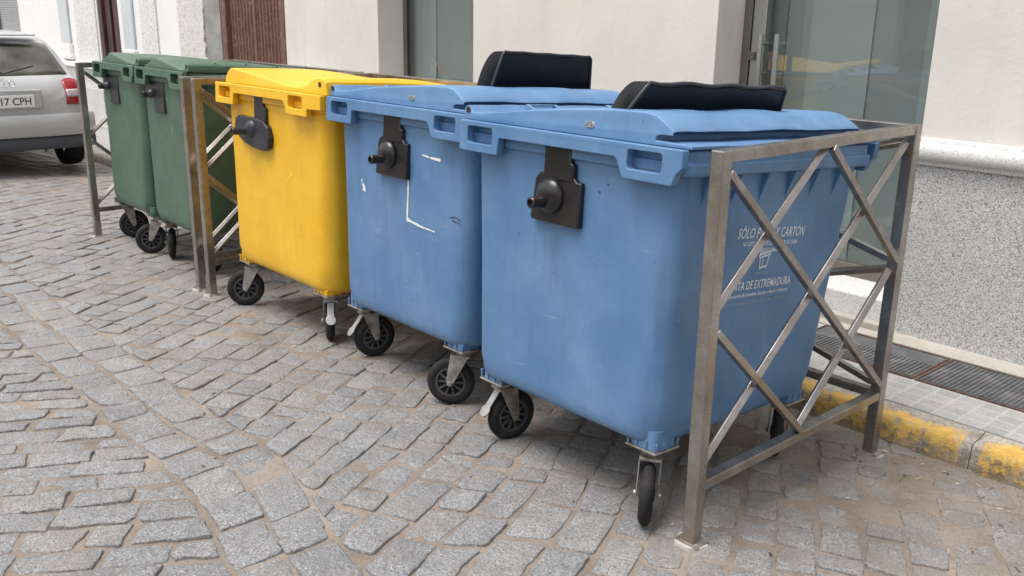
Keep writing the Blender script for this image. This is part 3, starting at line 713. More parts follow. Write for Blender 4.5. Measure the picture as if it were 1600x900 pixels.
def wheeled_bin(name, kind, mat, x, y, W, L, label, group, lean=.055, yaws=(0,0,0,0), brakes=(0,0,0,0), dz=0.0, yaw=0.0, hz=0.0, cl_=.122, cr_=.138, cr0=.09):
    """local frame: x along the street, y from the street side back to the wall, z up; origin under the middle"""
    off = Vector((-W/2, -L/2, 0))
    rim_t, pk_t, pk_b, out_b, band_b = 1.258+hz, 1.243+hz, 1.183+hz, 1.152+hz, 1.213+hz
    cl, sl = math.cos(lean), math.sin(lean)
    T = Vector((x, y - sl*1.15, .006+dz))
    loc = T + Vector((W/2, L/2*cl, -L/2*sl))
    rt = empty(name, loc, (-lean, 0, yaw)); tag(rt, label, 'wheeled bin', group)
    zt, zb = 1.180+hz, .276
    xi0, xi1 = (.022, W-.035) if kind != 'green' else (.012, W-.020)
    tap = .038
    def lims(z):
        t = 1 - (z-zb)/(zt-zb)
        return xi0+tap*t*.2, xi1-tap*t, .052+.035*t, L-.05-.06*t
    def bulge(px, py, pz):
        return .0035*noise.noise(Vector((px*3+x, py*3, pz*2.2))) + .0012*noise.noise(Vector((px*9+x, py*9, pz*8)))
    lv = []
    for z, ins, r in [(zb, .050, .10), (zb+.004, .028, .10), (zb+.014, .013, .10), (zb+.032, .005, .10), (zb+.06, .002, cr0+.015), (zb+.09, 0, cr0)]: lv.append((z, ins, r))
    for i in range(1, 15): lv.append((zb+.09+(zt-zb-.09)*i/14, 0, max(cr0-.02, cr0-.02*i/14)))
    rings = []
    for z, ins, r in lv:
        x0, x1, y0, y1 = lims(z); pts = ring(x0+ins, x1-ins, y0+ins, y1-ins, r, z, 8, 14); rr_ = []
        for p in pts:
            d = Vector((p[0]-W/2, p[1]-L/2, 0)).normalized(); b_ = bulge(*p) if ins == 0 else 0
            rr_.append((p[0]+d.x*b_, p[1]+d.y*b_, p[2]))
        rings.append(rr_)
    m = MB(); m.loft(rings, True, False)
    body = m.build('body', mat, rt, off=off, smooth='auto', ang=60)
    # ribbed corner seats of the casters
    cxs = [(cl_, .170), (W-cr_, .170), (W-cr_, L-.215), (cl_, L-.215)]
    for cx, cy in cxs:
        m = MB(); sx = -1 if cx < W/2 else 1; sy = -1 if cy < L/2 else 1
        m.loft([ring(cx-.056, cx+.056, cy-.056, cy+.056, .02, .266, 4, 2), ring(cx-.060, cx+.060, cy-.060, cy+.060, .03, .335, 4, 2)])
        for k in (-.056, -.020, .020, .056):
            m.prism([(0, .266), (.003, .266), (.008, .296), (0, .296)], lambda p, k=k: (cx+k-.003, cy+sy*(.057+p[0]), p[1]), lambda p, k=k: (cx+k+.003, cy+sy*(.057+p[0]), p[1]))
            m.prism([(0, .266), (.003, .266), (.008, .296), (0, .296)], lambda p, k=k: (cx+sx*(.057+p[0]), cy+k-.003, p[1]), lambda p, k=k: (cx+sx*(.057+p[0]), cy+k+.003, p[1]))
        m.build('caster_seat', mat, body, off=off)
    for i, (cx, cy) in enumerate(cxs): caster(rt, off, cx, cy, R(yaws[i]), brakes[i])
    # rim: stepped collar, gussets under it, lifting pockets at the short ends
    m = MB()
    rr_ = [ring(xi0+.012, xi1-.012, .075, L-.075, .07, zt-.004), ring(.004, W-.004, .040, L-.040, .045, zt-.002), ring(0, W, .036, L-.036, .045, zt+.004), ring(0, W, .036, L-.036, .045, zt+.036),
           ring(.010, W-.010, .046, L-.046, .04, zt+.040), ring(.010, W-.010, .046, L-.046, .04, rim_t-.006), ring(.016, W-.016, .052, L-.052, .04, rim_t), ring(.06, W-.06, .10, L-.10, .04, rim_t), ring(.06, W-.06, .10, L-.10, .04, zt)]
    m.loft(rr_, False, False)
    k = .16
    while k < L-.12:
        for s, xe in ((-1, 0.0), (1, W)):
            xb = (xi0+.004) if s < 0 else (xi1-.004)
            pl = [(xb-s*.012, zt-.004), (xe-s*.004, zt-.0022), (xb-s*.003, zt-.115), (xb-s*.012, zt-.115)]
            m.prism(pl, lambda p, k=k: (p[0], k-.0035, p[1]), lambda p, k=k: (p[0], k+.0035, p[1]))
        k += .155
    WR = W-.035 if kind != 'yellow' else W-.125
    for end in (0, 1):
        fy = lambda yy: yy if end == 0 else L-yy
        def r4(a, b_, c, d_, r=.012):
            o = []
            for (qx, qz), a0 in (((b_-r, c+r), -90), ((b_-r, d_-r), 0), ((a+r, d_-r), 90), ((a+r, c+r), 180)):
                for kk in range(4): th = R(a0+30*kk); o.append((qx+r*math.cos(th), qz+r*math.sin(th)))
            return o
        pw_ = .135 if W > .9 else .115; sd2 = .043 if W > .9 else .03
        pl0, pl1, pr0, pr1 = sd2, sd2+pw_, WR-sd2-pw_, WR-sd2
        outer = [(.0, out_b+.004), (.006, out_b), (pl1+.030, out_b), (pl1+.036, band_b-.004), (pl1+.046, band_b), (pr0-.052, band_b), (pr0-.040, band_b-.010), (pr0-.018, out_b+.006), (pr0-.008, out_b), (WR-.006, out_b), (WR, out_b+.005)]
        if kind == 'yellow': outer += [(WR, band_b-.025), (W, band_b-.02), (W, rim_t+.002), (0.0, rim_t+.002)]
        else: outer += [(WR+.012, out_b+.035), (W-.004, out_b+.055), (W-.004, rim_t+.002), (0.0, rim_t+.002)]
        m.holed(outer, [r4(pl0, pl1, pk_b, pk_t), r4(pr0, pr1, pk_b, pk_t)], lambda p: (p[0], fy(0.0), p[1]), Vector((0, .030 if end == 0 else -.030, 0)))
        # pocket walls behind the plate
        for a, b_ in ((pl0-.008, pl1+.020), (pr0-.008, pr1+.008)):
            ya, yb_ = sorted((fy(.030), fy(.09)))
            m.b(a, a+.007, ya, yb_, out_b+.002, pk_t+.006); m.b(b_-.007, b_, ya, yb_, out_b+.002, pk_t+.006); m.b(a+.007, b_-.007, ya, yb_, out_b+.002, out_b+.010)
        ya, yb_ = sorted((fy(.0301), fy(.07))); m.b(.02, WR-.02, ya, yb_, rim_t-.016, rim_t-.004)
    m.build('rim', mat, rt, off=off, bevel=.003, seg=2)
    # lid: one moulded skin swept from front to back
    zl = rim_t + .003
    if kind == 'blue':
        pr = [(.0, .0), (-.006, .018), (-.004, .040), (.004, .050), (.016, .050), (.026, .040), (.040, .028), (.085, .028), (.2, .042), (.36, .064), (.52, .080), (.68, .093), (.82, .098), (.865, .090), (.925, .052), (.930, .044), (.880, .040), (.868, .030), (.868, .014), (.99, .012), (1.0, .009), (1.0, .0)]
        nb = 2
    elif kind == 'yellow':
        pr = [(.05, .0), (.055, .03), (.075, .06), (.10, .078), (.125, .080), (.25, .068), (.4, .052), (.55, .036), (.70, .022), (.78, .024), (.84, .040), (.875, .062), (.90, .074), (.93, .078), (.975, .074), (.99, .060), (.995, .03), (1.0, .0)]
    else:
        pr = [(.12, .0), (.125, .012), (.20, .020), (.205, .03), (.24, .034), (.325, .066), (.345, .067), (.5, .048), (.7, .026), (.85, .008), (.91, .010), (.945, .032), (.965, .050), (.985, .052), (1.0, .040), (1.005, .015), (1.0, .0)]
    ys = [.035, .037, .045, .07, .11] + [.15 + (L-.30)*i/22 for i in range(23)] + [L-.11, L-.07, L-.045, L-.037, L-.035]
    hs_ = [.75, .93, .98, 1, 1] + [1]*23 + [1, 1, .98, .93, .75]
    rings = []
    ox = -.016 if kind == 'blue' else 0; ww = W+.016 if kind == 'blue' else W
    for yy, h_ in zip(ys, hs_):
        rr_ = []
        for px, pz in pr:
            X = ox + px*ww; z = pz*h_
            big = sm(.3, .8, pz/.09)
            if kind == 'blue':
                wv = .0045*math.cos((yy-.2)*2*math.pi/.42)*sm(.14, .26, yy)*(1-sm(L-.3, L-.15, yy))
                z += wv*big*(.5 if px < .7 else 1)
            if kind == 'yellow': z += (.006*sm(.05, .4, yy) - .045*sm(L*.45, L, yy))*big
            if kind == 'green': z += -.035*sm(L*.35, L, yy)*big
            z += (.0022*noise.noise(Vector((X*5+x, yy*5, 2))) + .0015*noise.noise(Vector((X*14+x, yy*14, 2))))*(1 if pz > .005 else .4)
            rr_.append((X, yy + (.0 if h_ > .99 else 0), zl + z))
        rings.append(rr_)
    m = MB(); m.loft(rings, True, True)
    if kind == 'blue':      # hollow grips let into the front lip, with their dark openings
        for gy in (.30, L-.42):
            for q in (gy, gy+.145): m.prism([(.020, zl+.022), (.100, zl+.022), (.100, zl+.030), (.030, zl+.056), (.020, zl+.056)], lambda p, q=q: (p[0], q, p[1]), lambda p, q=q: (p[0], q+.012, p[1]))
            m.b(.016, .032, gy+.012, gy+.145, zl+.046, zl+.056)
    if kind == 'yellow':
        m.b(.0, .08, .07, .14, zl+.020, zl+.030)
    if kind == 'green':     # cut-out grips along the opening edge
        for gy in (.22, L-.42):
            for q in (gy, gy+.2): m.prism([(W*.86, zl+.012), (W*.955, zl+.035), (W*.955, zl+.058), (W*.94, zl+.060)], lambda p, q=q: (p[0], q, p[1]), lambda p, q=q: (p[0], q+.010, p[1]))
    lid = m.build('lid', mat, rt, off=off, smooth='auto', ang=28, bevel=0)
    bv = lid.modifiers.new('bevel', 'BEVEL'); bv.width = .0035; bv.segments = 2; bv.limit_method = 'ANGLE'; bv.angle_limit = R(34)
    if kind == 'blue':
        m = MB(); sx = .60*W; sz = zl+.036
        m.lathe([(.001, 0), (.010, 0), (.010, .002), (.007, .004), (.001, .004)], (sx-.012, .036, sz), (0, -1, 0), 18); m.lathe([(.001, 0), (.010, 0), (.010, .002), (.007, .004), (.001, .004)], (sx+.012, .036, sz), (0, -1, 0), 18)
        m.b(sx-.012, sx+.012, .032, .036, sz-.009, sz+.009)
        m.build('lid_screw', MPED, lid, off=off, smooth='auto')
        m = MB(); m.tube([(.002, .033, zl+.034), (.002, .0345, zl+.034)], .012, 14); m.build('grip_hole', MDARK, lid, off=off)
    if kind in ('yellow', 'green'):
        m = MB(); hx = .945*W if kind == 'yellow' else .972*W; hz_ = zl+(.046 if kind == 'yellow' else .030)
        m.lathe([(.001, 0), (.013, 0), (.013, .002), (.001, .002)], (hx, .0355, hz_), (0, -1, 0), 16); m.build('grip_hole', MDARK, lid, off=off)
    # lifting trunnions at both short ends
    for end in (0, 1):
        fy = (lambda yy: yy) if end == 0 else (lambda yy: L-yy)
        yb0 = .062
        m = MB()
        P = lambda poly, a, b_: m.prism(poly, lambda p: (p[0], fy(a), p[1]), lambda p: (p[0], fy(b_), p[1]))
        s = W if W > .9 else .86; c0 = .485*min(W, 1.0) if kind != 'green' else .235
        zz = hz
        if kind == 'blue':
            P([(c0-.068, 1.212+zz), (c0+.055, 1.212+zz), (c0+.055, 1.165+zz), (c0+.072, 1.160+zz), (c0+.072, 1.10+zz), (c0-.068, 1.10+zz)], yb0+.02, yb0-.030)
            P([(c0-.108, 1.10+zz), (c0-.085, 1.12+zz), (c0+.07, 1.12+zz), (c0+.085, 1.104+zz), (c0+.108, 1.104+zz), (c0+.104, .952+zz), (c0-.12, .952+zz), (c0-.125, .965+zz)], yb0+.02, yb0-.026)
            dome = (c0-.03, 1.045+zz, .062); pin = (c0-.035, 1.025+zz); pk = .075
        elif kind == 'yellow':
            P([(c0-.105, 1.212+zz), (c0-.01, 1.212+zz), (c0-.01, 1.16+zz), (c0+.018, 1.155+zz), (c0+.018, 1.08+zz), (c0-.105, 1.08+zz)], yb0+.02, yb0-.028)
            th = [(c0-.315, 1.03), (c0-.30, 1.085), (c0-.27, 1.10), (c0-.12, 1.098), (c0+.0, 1.09), (c0+.05, 1.06), (c0+.068, 1.01), (c0+.05, .955), (c0+.0, .938), (c0-.10, .943), (c0-.21, .963), (c0-.27, .99)]
            P([(a, b_+zz) for a, b_ in th], yb0+.02, yb0-.036)
            dome = (c0-.125, 1.04+zz, .05); pin = (c0-.16, 1.025+zz); pk = .085
        else:
            P([(c0-.12, 1.212+zz), (c0+.12, 1.212+zz), (c0+.12, 1.10+zz), (c0+.13, .985+zz), (c0-.03, .985+zz), (c0-.04, 1.08+zz), (c0-.12, 1.10+zz)], yb0+.02, yb0-.016)
            dome = (c0-.03, 1.10+zz, .03); pin = (c0-.045, 1.095+zz); pk = .048
        tm = MBLK if kind == 'blue' else MCHAR
        n_ = 9; dx_, dz_, dr_ = dome; front = yb0-.026; rg = []
        ax = (0, -1, 0) if end == 0 else (0, 1, 0)
        m.lathe([(dr_*math.cos(math.pi/2*i/n_), .036*math.sin(math.pi/2*i/n_)) for i in range(n_)]+[(.001, .036)], (dx_, fy(front), dz_), ax, 28)
        tp = m.build('trunnion_plate', tm, rt, off=off, bevel=.005, seg=2, smooth='auto', ang=40)
        m = MB(); m.lathe([(.026, 0), (.022, .012), (.0195, .03), (.0195, pk), (.016, pk+.004), (.011, pk+.004), (.010, pk-.006), (.001, pk-.006)], (pin[0], fy(front-.010), pin[1]), ax, 22)
        m.build('trunnion_pin', tm, tp, off=off, smooth='auto', ang=40)
    face = {'rim_t': rim_t, 'zl': zl, 'off': off, 'W': W, 'L': L, 'body': body, 'lid': lid}
    face['side'] = lambda yy, zz: lims(zz)[1] + bulge(lims(zz)[1], yy, zz)
    face['front'] = lambda xx, zz: lims(zz)[2] - abs(bulge(xx, lims(zz)[2], zz))
    return rt, face

GB = 'blue paper bins'; GG = 'green waste bins'
b2, f2 = wheeled_bin('wheeled_bin', 'blue', MBLUE, -1.09, -.09, 1.02, 1.17, 'largest blue paper bin with white lettering, nearest the bare railing end', GB, yaws=(80, -54, 120, 60), brakes=(1, 0, 0, 0))
b1, f1 = wheeled_bin('wheeled_bin', 'blue', MBLUE, -2.21, .02, 1.03, 1.06, 'blue paper bin with white painted corner mark, beside the yellow bin', GB, yaws=(78, 222, 100, 40), brakes=(1, 0, 0, 0), cr_=.165, cl_=.10)
by, fy_ = wheeled_bin('wheeled_bin', 'yellow', MYEL, -3.33, .0, 1.10, 1.08, 'yellow packaging bin between the railing and the blue bins', None, yaws=(240, 150, 60, 20), brakes=(0, 1, 0, 0), cr_=.17, cl_=.10)
g1, fg1 = wheeled_bin('wheeled_bin', 'green', MGRN, -5.43, .05, .77, 1.05, 'green bin at the far end, closest to the silver car', GG, yaws=(75, 245, 70, 20), hz=.02, cl_=.06, cr_=.10, cr0=.065)
g2, fg2 = wheeled_bin('wheeled_bin', 'green', MGRN, -4.64, .05, .76, 1.05, 'green bin beside the paired railing posts', GG, yaws=(155, 110, 70, 20), hz=.02, cl_=.10, cr_=.13, cr0=.065)

# black paper hoods standing on the lids of the blue bins
def hood(face, x0, y0, ln, h, lean, depth, zb, wav, name='paper_hood'):
    off, lid = face['off'], face['lid']
    prof = [(0, -.05), (0, 0), (lean, h), (lean-.012, h+.012), (lean-.05, h+.010)]
    n = 10
    for i in range(1, n+1):
        th = math.pi/2*i/n; prof.append((lean-.05-(lean-.05+depth)*math.sin(th), (h+.010)*math.cos(th)))
    prof.append((-depth, -.05))
    m = MB(); ny = 28; rings = []
    for k in range(ny+1):
        yy = y0+ln*k/ny; s = wav*math.cos(k/ny*2*math.pi*3.5) if wav else .0012*math.cos(k/ny*2*math.pi*4)
        rings.append([(x0+px, yy + (y0+ln/2-yy)*.11*max(0, pz)/h, zb+pz+(s*sm(.2, 1, pz/h))) for px, pz in prof[1:]])
    vr = [[m.V(p) for p in r_] for r_ in rings]
    for i in range(ny): m.quad_strip(vr[i], vr[i+1], False)
    m.face(vr[0][::-1]); m.face(vr[-1])
    ob = m.build(name, [MHOOD, MHOOD], lid, off=off, smooth='auto', ang=35, recalc=True)
    so = ob.modifiers.new('skin', 'SOLIDIFY'); so.thickness = .006; so.offset = -1; so.material_offset = 1; so.material_offset_rim = 0
    # moulded lip round the mouth
    m = MB()
    pts = [(x0+.004, y0-.004, zb-.03), (x0+.002, y0-.004, zb), (x0+lean+.001, y0+ln*.05, zb+h), (x0+lean+.001, y0+ln*.07, zb+h+.012)]
    pts += [(x0+lean+.001, y0+ln*k/16, zb+h+.011+(wav*math.cos(k/16*2*math.pi*3.5) if wav else .0012*math.cos(k/16*8*math.pi))) for k in range(2, 15)]
    pts += [(x0+lean+.001, y0+ln*.93, zb+h+.012), (x0+lean+.001, y0+ln*.95, zb+h), (x0+.002, y0+ln+.004, zb), (x0+.004, y0+ln+.004, zb-.03)]
    m.tube(pts, .006, 8); m.build('hood_lip', MCHAR, ob, off=off, smooth=True)
hood(f1, .69, .40, .61, .150, .03, .10, f1['zl']+.080, 0)
hood(f2, .735, .045, .86, .100, .05, .06, f2['zl']+.066, .0035)
m = MB(); m.b(.62, .66, .18, .21, f2['zl']+.08, f2['zl']+.105); m.cyl((.64, .195, f2['zl']+.1), (.64, .195, f2['zl']+.118), .012); m.build('hood_hinge', MPED, f2['lid'], off=f2['off'], bevel=.003)

# ------------------------------------------------------------------ lettering on the nearest bin's long side
def text_mesh(txt, size, italic=0.0, sx=1.0):
    cu = bpy.data.curves.new('t', 'FONT'); cu.body = txt; cu.size = size; cu.align_x = 'CENTER'; cu.align_y = 'BOTTOM_BASELINE'; cu.shear = italic
    cu.resolution_u = 3; cu.offset = .012
    ob = bpy.data.objects.new('t', cu); COL.objects.link(ob)
    bpy.context.view_layer.update()
    me = bpy.data.meshes.new_from_object(ob.evaluated_get(bpy.context.evaluated_depsgraph_get()))
    vs_ = [(v.co.x*sx, v.co.y) for v in me.vertices]; fs = [tuple(p.vertices) for p in me.polygons]
    bpy.data.objects.remove(ob); return vs_, fs
def put_side(face, txt, yc, zc, width, height, mat, rot=0.0, italic=0.0, bold=0):
    vs_, fs = text_mesh(txt, 1.0, italic)
    x0, x1 = min(v[0] for v in vs_), max(v[0] for v in vs_); capz = max(v[1] for v in text_mesh('H', 1.0)[0])
    vv = []
    c, s = math.cos(rot), math.sin(rot)
    for a, b_ in vs_:
        u = (a-(x0+x1)/2)/(x1-x0)*width; v = b_/capz*height
        yy, zz = yc+u*c-v*s, zc+u*s+v*c
        vv.append((face['side'](yy, zz)+.0022, yy, zz))
    me = bpy.data.meshes.new('lettering'); me.from_pydata([Vector(v)+face['off'] for v in vv], [], fs); me.materials.append(mat)
    o = bpy.data.objects.new('lettering', me); COL.objects.link(o); o.parent = face['body']
    return o
YO = .15                                     # the lettering block: local y = world y + YO
put_side(f2, 'SÓLO PAPEL Y CARTÓN', .585, .950, .41, .034, MLETTER, -.06, .12)
put_side(f2, 'NO DETERIORE ESTE CONTENEDOR, EL CUIDA', .585, .923, .335, .014, MLETTER, -.06, .2)
put_side(f2, 'EL MEDIO AMBIENTE', .585, .899, .16, .014, MLETTER, -.06, .2)
put_side(f2, 'JUNTA DE EXTREMADURA', .560, .774, .385, .029, MLETTER, -.04)
put_side(f2, 'Consejería de Industria, Energía y Medio Ambiente', .560, .749, .365, .013, MLETTER, -.04)
put_side(f2, 'ESTE CONTENEDOR ES RECICLADO POR EL CIUDADANO', .560, .722, .365, .011, MGREYL, -.04)
put_side(f2, 'RECICLE', .560, .822, .085, .009, MGREYL, -.04)
m = MB()                                     # the little container emblem
def sb(y0, z0, y1, z1, t=.005):
    y0 += .01; y1 += .01; z0 -= .022; z1 -= .022; d = Vector((y1-y0, z1-z0)); n = Vector((-d.y, d.x)).normalized()*t/2
    q = [(y0+n.x, z0+n.y), (y1+n.x, z1+n.y), (y1-n.x, z1-n.y), (y0-n.x, z0-n.y)]
    m.face([m.V((f2['side'](a, b_)+.0022, a, b_)) for a, b_ in q])
for q in [(.518, .918, .582, .922), (.520, .905, .580, .910), (.518, .918, .520, .905), (.582, .922, .580, .910), (.524, .902, .530, .868), (.576, .906, .570, .872), (.530, .868, .570, .872), (.543, .900, .545, .872), (.533, .866, .533, .860), (.566, .869, .566, .862)]: sb(*q)
for k in range(3): sb(.522+.02*k, .913, .535+.02*k, .915, .004)
m.build('emblem', MLETTER, f2['body'], off=f2['off'], recalc=False)

# ------------------------------------------------------------------ paint marks and rubs on the short sides
def front_mark(face, pts, w0, w1, mat, name='paint_mark', lift=.0016):
    m = MB(); a, b_ = [], []
    n = 14; seg = []
    for i in range(len(pts)-1):
        for k in range(n): t = k/n; seg.append((pts[i][0]+(pts[i+1][0]-pts[i][0])*t, pts[i][1]+(pts[i+1][1]-pts[i][1])*t))
    seg.append(pts[-1])
    for i, (px, pz) in enumerate(seg):
        j, h = min(i+1, len(seg)-1), max(i-1, 0); d = Vector((seg[j][0]-seg[h][0], seg[j][1]-seg[h][1])).normalized()
        ww = (w0+(w1-w0)*i/len(seg))*(.8+.5*noise.noise(Vector((px*60, pz*60, 3))))/2
        for s, l in ((1, a), (-1, b_)):
            X, Z = px-d.y*ww*s, pz+d.x*ww*s; l.append(m.V((X, face['front'](X, Z)-lift, Z)))
    m.quad_strip(a, b_, False)
    o = m.build(name, mat, face['body'], off=face['off'], recalc=False)
front_mark(f1, [(.585, 1.072), (.578, .95), (.566, .775)], .010, .014, MWHITEP)
front_mark(f1, [(.566, .778), (.60, .772), (.67, .762), (.765, .757)], .020, .007, MWHITEP)
front_mark(f1, [(.675, 1.068), (.73, 1.062), (.80, 1.060)], .008, .016, MWHITEP)
front_mark(f1, [(.222, .885), (.236, .872), (.232, .852)], .018, .026, MWHITEP)
front_mark(f1, [(.214, .905), (.218, .890)], .010, .008, MWHITEP)
MSC = simple('yellow_scuff', (.86, .70, .30), .6)
front_mark(fy_, [(.80, .905), (.803, .86)], .007, .005, MSC); front_mark(fy_, [(.78, .62), (.79, .57), (.80, .55)], .005, .008, MSC); front_mark(fy_, [(.74, .86), (.66, .80), (.645, .66)], .003, .002, MSC)
MBLACKSC = simple('black_scuff', (.05, .055, .075), .7)
for a in ([(.865, .835), (.90, .842), (.935, .832)], [(.88, .825), (.93, .820)]): front_mark(f1, a, .006, .004, MBLACKSC)
for a in ([(.69, 1.115), (.697, 1.116)], [(.655, 1.085), (.662, 1.086)]): front_mark(f2, a, .007, .007, MBLACKSC)
front_mark(fg2, [(.44, .93), (.45, .90)], .012, .008, simple('green_scuff', (.25, .33, .28), .7))

# ------------------------------------------------------------------ the silver car parked beyond
def carpaint():
    m, t, p = newmat('silver_car_paint'); v = tc(t)
    t.links.new(ramp(t, nz(t, v, 2.5, 5), [(.3, (.40, .405, .405)), (.7, (.46, .465, .465))]), p.inputs['Base Color'])
    p.inputs['Metallic'].default_value = .15; p.inputs['Roughness'].default_value = .4; p.inputs['Coat Weight'].default_value = .4; return m
MCAR = carpaint(); MCARB = simple('grey_bumper_plastic', (.055, .06, .07), .6)
MCGL = simple('car_glass', (.075, .07, .055), .06, 0, .7, 3.5, .8); MRED = simple('red_lamp', (.27, .010, .018), .18, 0, .15, 9); MLW = simple('white_lamp', (.42, .37, .37), .2, 0, .1, 9)
MPLATE = simple('plate_white', (.75, .75, .72), .45, 0, .04, 5); MCHR = simple('chrome', (.7, .7, .7), .15, 1, .05, 5)
car = empty('parked_car', (-8.70, .26, -.02)); tag(car, 'silver hatchback parked by the kerb beyond the green bins, seen from behind', 'car')
# local: +x is the rear end (towards the camera), y across, z up. Sections from the rear forward.
def half(sec):      # (y,z) from belly up to the roof centre -> closed ring
    r_ = [(y, z) for y, z in sec]; return r_ + [(-y, z) for y, z in reversed(r_)]
def sect(w_low, zlow, w_mid, zmid, w_belt, zbelt, w_roof, zroof):
    return [(w_low*.55, zlow), (w_low*.92, zlow+.01), (w_low, zlow+.06), (w_mid, zmid-.12), (w_mid+.006, zmid), (w_mid, zmid+.10), (w_belt+.02, zbelt-.05), (w_belt, zbelt), (w_belt*.5+w_roof*.5, zbelt*.45+zroof*.55), (w_roof, zroof-.05), (w_roof*.9, zroof-.012), (w_roof*.5, zroof), (0.02, zroof+.004)]
S = [(.00, sect(.58, .42, .66, .56, .60, .72, .45, .80)), (-.05, sect(.70, .36, .755, .56, .70, .80, .56, .90)), (-.13, sect(.77, .30, .80, .60, .73, .93, .62, .985)), (-.26, sect(.81, .27, .835, .60, .755, .985, .66, 1.05)),
     (-.46, sect(.83, .26, .85, .62, .765, .985, .63, 1.30)), (-.62, sect(.83, .26, .855, .62, .77, .985, .60, 1.385)), (-.9, sect(.83, .25, .86, .62, .775, .98, .60, 1.425)), (-1.6, sect(.83, .22, .865, .62, .78, .97, .60, 1.44)),
     (-2.3, sect(.83, .22, .865, .62, .78, .96, .58, 1.39)), (-2.75, sect(.83, .22, .86, .62, .77, .95, .56, 1.14)), (-3.1, sect(.82, .22, .85, .6, .75, .90, .56, .95)), (-3.7, sect(.79, .22, .82, .56, .70, .78, .5, .82)), (-4.05, sect(.66, .25, .70, .5, .6, .66, .4, .70)), (-4.14, sect(.5, .3, .56, .48, .5, .6, .3, .63))]
m = MB(); m.loft([[(x, y, z) for y, z in half(s)] for x, s in S])
cb = m.build('body', MCAR, car, smooth=True)
sub = cb.modifiers.new('sub', 'SUBSURF'); sub.levels = 2; sub.render_levels = 2
# rear pane, lamps, plate, bumper, boot seams
def rearpatch(name, pts, mat, t=.012, bevel=.004):
    m = MB(); m.prism(pts, lambda p: (p[0], p[1], p[2]), lambda p: (p[0]-t, p[1], p[2]-.0)); return m.build(name, mat, car, bevel=bevel, seg=2)
from mathutils.bvhtree import BVHTree
bpy.context.view_layer.update()
_bv = BVHTree.FromObject(cb, bpy.context.evaluated_depsgraph_get())
def skin(name, edge_lo, edge_hi, n, k, lift, mat, parent=car, smooth=True):
    m = MB(); g = []
    for j in range(k+1):
        row = []
        for i in range(n+1):
            a, b_ = edge_lo(i/n), edge_hi(i/n); y, z = a[0]+(b_[0]-a[0])*j/k, a[1]+(b_[1]-a[1])*j/k
            h = _bv.ray_cast(Vector((2, y, z)), Vector((-1, 0, 0)))[0]
            x = h.x if h is not None else -.4
            row.append(m.V((x+lift, y, z)))
        g.append(row)
    for j in range(k): m.quad_strip(g[j], g[j+1], False)
    o = m.build(name, mat, parent, smooth=smooth, recalc=False)
    so = o.modifiers.new('thick', 'SOLIDIFY'); so.thickness = lift+.02; so.offset = -1
    return o
win_ = skin('rear_window', lambda t: (-.67+1.34*t, 1.005), lambda t: (-.56+1.12*t, 1.335-.03*(2*t-1)**2), 20, 8, .006, MCGL)
m = MB(); m.b(-.60, -.46, -.47, .47, 1.385, 1.40); m.build('spoiler', MCAR, car, bevel=.006)
for s in (1, -1):
    tl = skin('tail_light', lambda t: (s*(.575+.19*t), .715), lambda t: (s*(.575+.185*t), .955+.03*math.sin(math.pi*min(1, t*1.0))-.03*t), 8, 8, .022, MRED)
    tl2 = skin('clear_lens', lambda t: (s*(.58+.18*t), .79), lambda t: (s*(.58+.18*t), .865), 8, 4, .026, MLW, tl)
m = MB(); pr = []
for k in range(25):
    y = -.80+1.6*k/24; pr.append((.055-.34*max(0, (abs(y)-.45))**2*2.2, y))
for z0, z1, mt, nm in ((.405, .625, MCAR, 'bumper'), (.27, .402, MCARB, 'valance')):
    m = MB(); inset = 0 if nm == 'bumper' else -.03
    sec = [(0-.02, z0), (.0, z0+.03), (.006, (z0+z1)/2), (0, z1-.03), (-.02, z1), (-.22, z1), (-.22, z0)]
    m.loft([[(x+inset+d, y*(1+.06*abs(y)) , z) for d, z in sec] for x, y in pr])
    m.build(nm, mt, car, smooth='auto', ang=45)
m = MB(); m.b(-.05, .018, -.33, .33, .685, .875); m.build('plate_recess', MCAR, car, bevel=.012)
plt = None
m = MB(); m.b(.018, .026, -.255, .255, .705, .825); plt = m.build('number_plate', MPLATE, car, bevel=.004)
vs_, fs = text_mesh('0317 CPH', 1.0); x0, x1 = min(v[0] for v in vs_), max(v[0] for v in vs_); hh = max(v[1] for v in vs_)
me = bpy.data.meshes.new('lettering'); me.from_pydata([(.0268, (a-(x0+x1)/2)/(x1-x0)*.385+.03, .729+b_/hh*.072) for a, b_ in vs_], [], fs); me.materials.append(MDARK)
o = bpy.data.objects.new('lettering', me); COL.objects.link(o); o.parent = plt
m = MB()
for k in range(4):
    yc = -.066+.044*k; m.tube([(.004, yc+.030*math.cos(2*math.pi*i/20), .935+.030*math.sin(2*math.pi*i/20)) for i in range(21)], .0042, 6, False)
m.build('badge', MCHR, car, smooth=True)
vs_, fs = text_mesh('1.9 TDI', 1.0); x0, x1 = min(v[0] for v in vs_), max(v[0] for v in vs_); hh = max(v[1] for v in vs_)
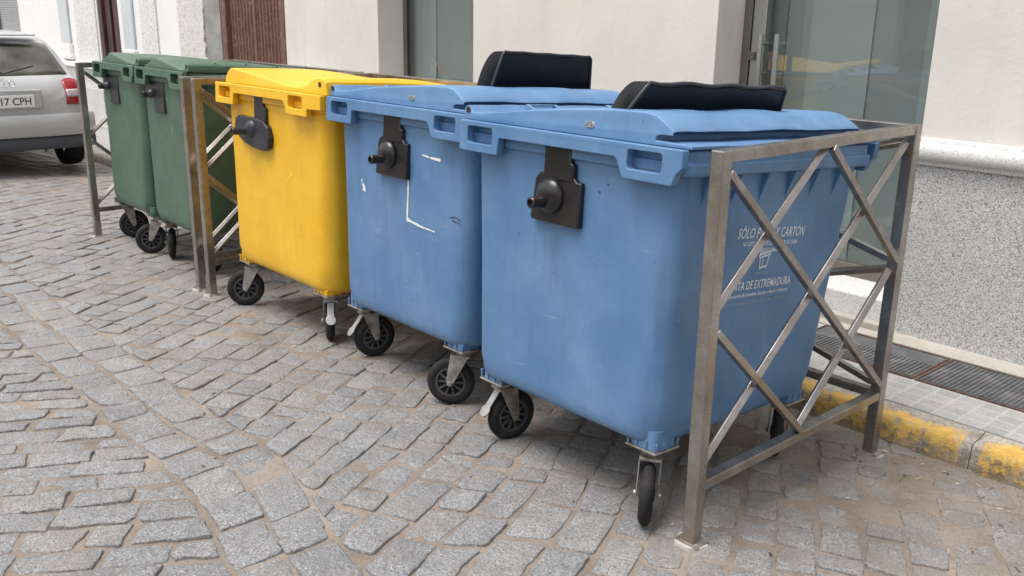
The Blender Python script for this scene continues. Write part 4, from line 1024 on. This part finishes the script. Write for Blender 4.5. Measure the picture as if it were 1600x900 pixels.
me = bpy.data.meshes.new('lettering'); me.from_pydata([(.012, (a-(x0+x1)/2)/(x1-x0)*.12+.44, .675+b_/hh*.022) for a, b_ in vs_], [], fs); me.materials.append(MCHR)
o = bpy.data.objects.new('lettering', me); COL.objects.link(o); o.parent = cb
m = MB(); m.tube([(.0, -.05, 1.02), (.005, .06, 1.05), (-.06, .30, 1.10)], .007, 8); m.lathe([(.001, 0), (.022, 0), (.018, .02), (.001, .022)], (-.13, 0, 1.03), (1, 0, .3), 14); m.build('rear_wiper', MDARK, car, smooth=True)
m = MB(); m.cyl((-.1, .35, .26), (.0, .35, .25), .03, n=14); m.build('exhaust', MGALV, car)
for xx in (-.72, -3.25):
    for s in (1, -1):
        m = MB(); m.lathe([(.20, -.09), (.27, -.10), (.305, -.085), (.315, -.05), (.315, .05), (.305, .085), (.27, .10), (.20, .09)], (xx, s*.745, .31), (0, 1, 0), 40, False)
        wh_ = m.build('wheel', MRUB, car, smooth='auto', ang=50)
        m = MB(); m.lathe([(.001, .07), (.20, .06), (.205, -.06), (.001, -.02)], (xx, s*.745, .31), (0, s, 0), 30); m.build('wheel_rim', MCHR, wh_, smooth='auto')

# ------------------------------------------------------------------ litter on the street
m = MB(); rl = random.Random(11)
for i in range(300):
    if i < 130: x, y = rl.uniform(-1.2, 1.2), rl.uniform(.95, 1.34)
    else: x, y = rl.uniform(-4.5, 1.2), rl.uniform(-1.6, 1.0)
    z = sandz(x, y)+.009; a = rl.uniform(0, math.pi); l, w_ = rl.choice([(.004, .003), (.007, .004), (.014, .002), (.01, .006), (.022, .0018)])
    m.mi = rl.choice([0, 0, 0, 1, 1, 2]); rot = Matrix.Rotation(a, 3, 'Z') @ Matrix.Rotation(rl.uniform(-.3, .3), 3, 'X')
    m.box((x, y, z), (l*1.4, w_*1.2, .002), rot)
lit = m.build('street_litter', [simple('dry_twig', (.10, .07, .045), .9), simple('pale_scrap', (.46, .42, .36), .9), simple('pebble', (.22, .20, .18), .9)])
tag(lit, 'tiny twigs, pebbles and paper scraps scattered over the setts', 'litter', kind='stuff')
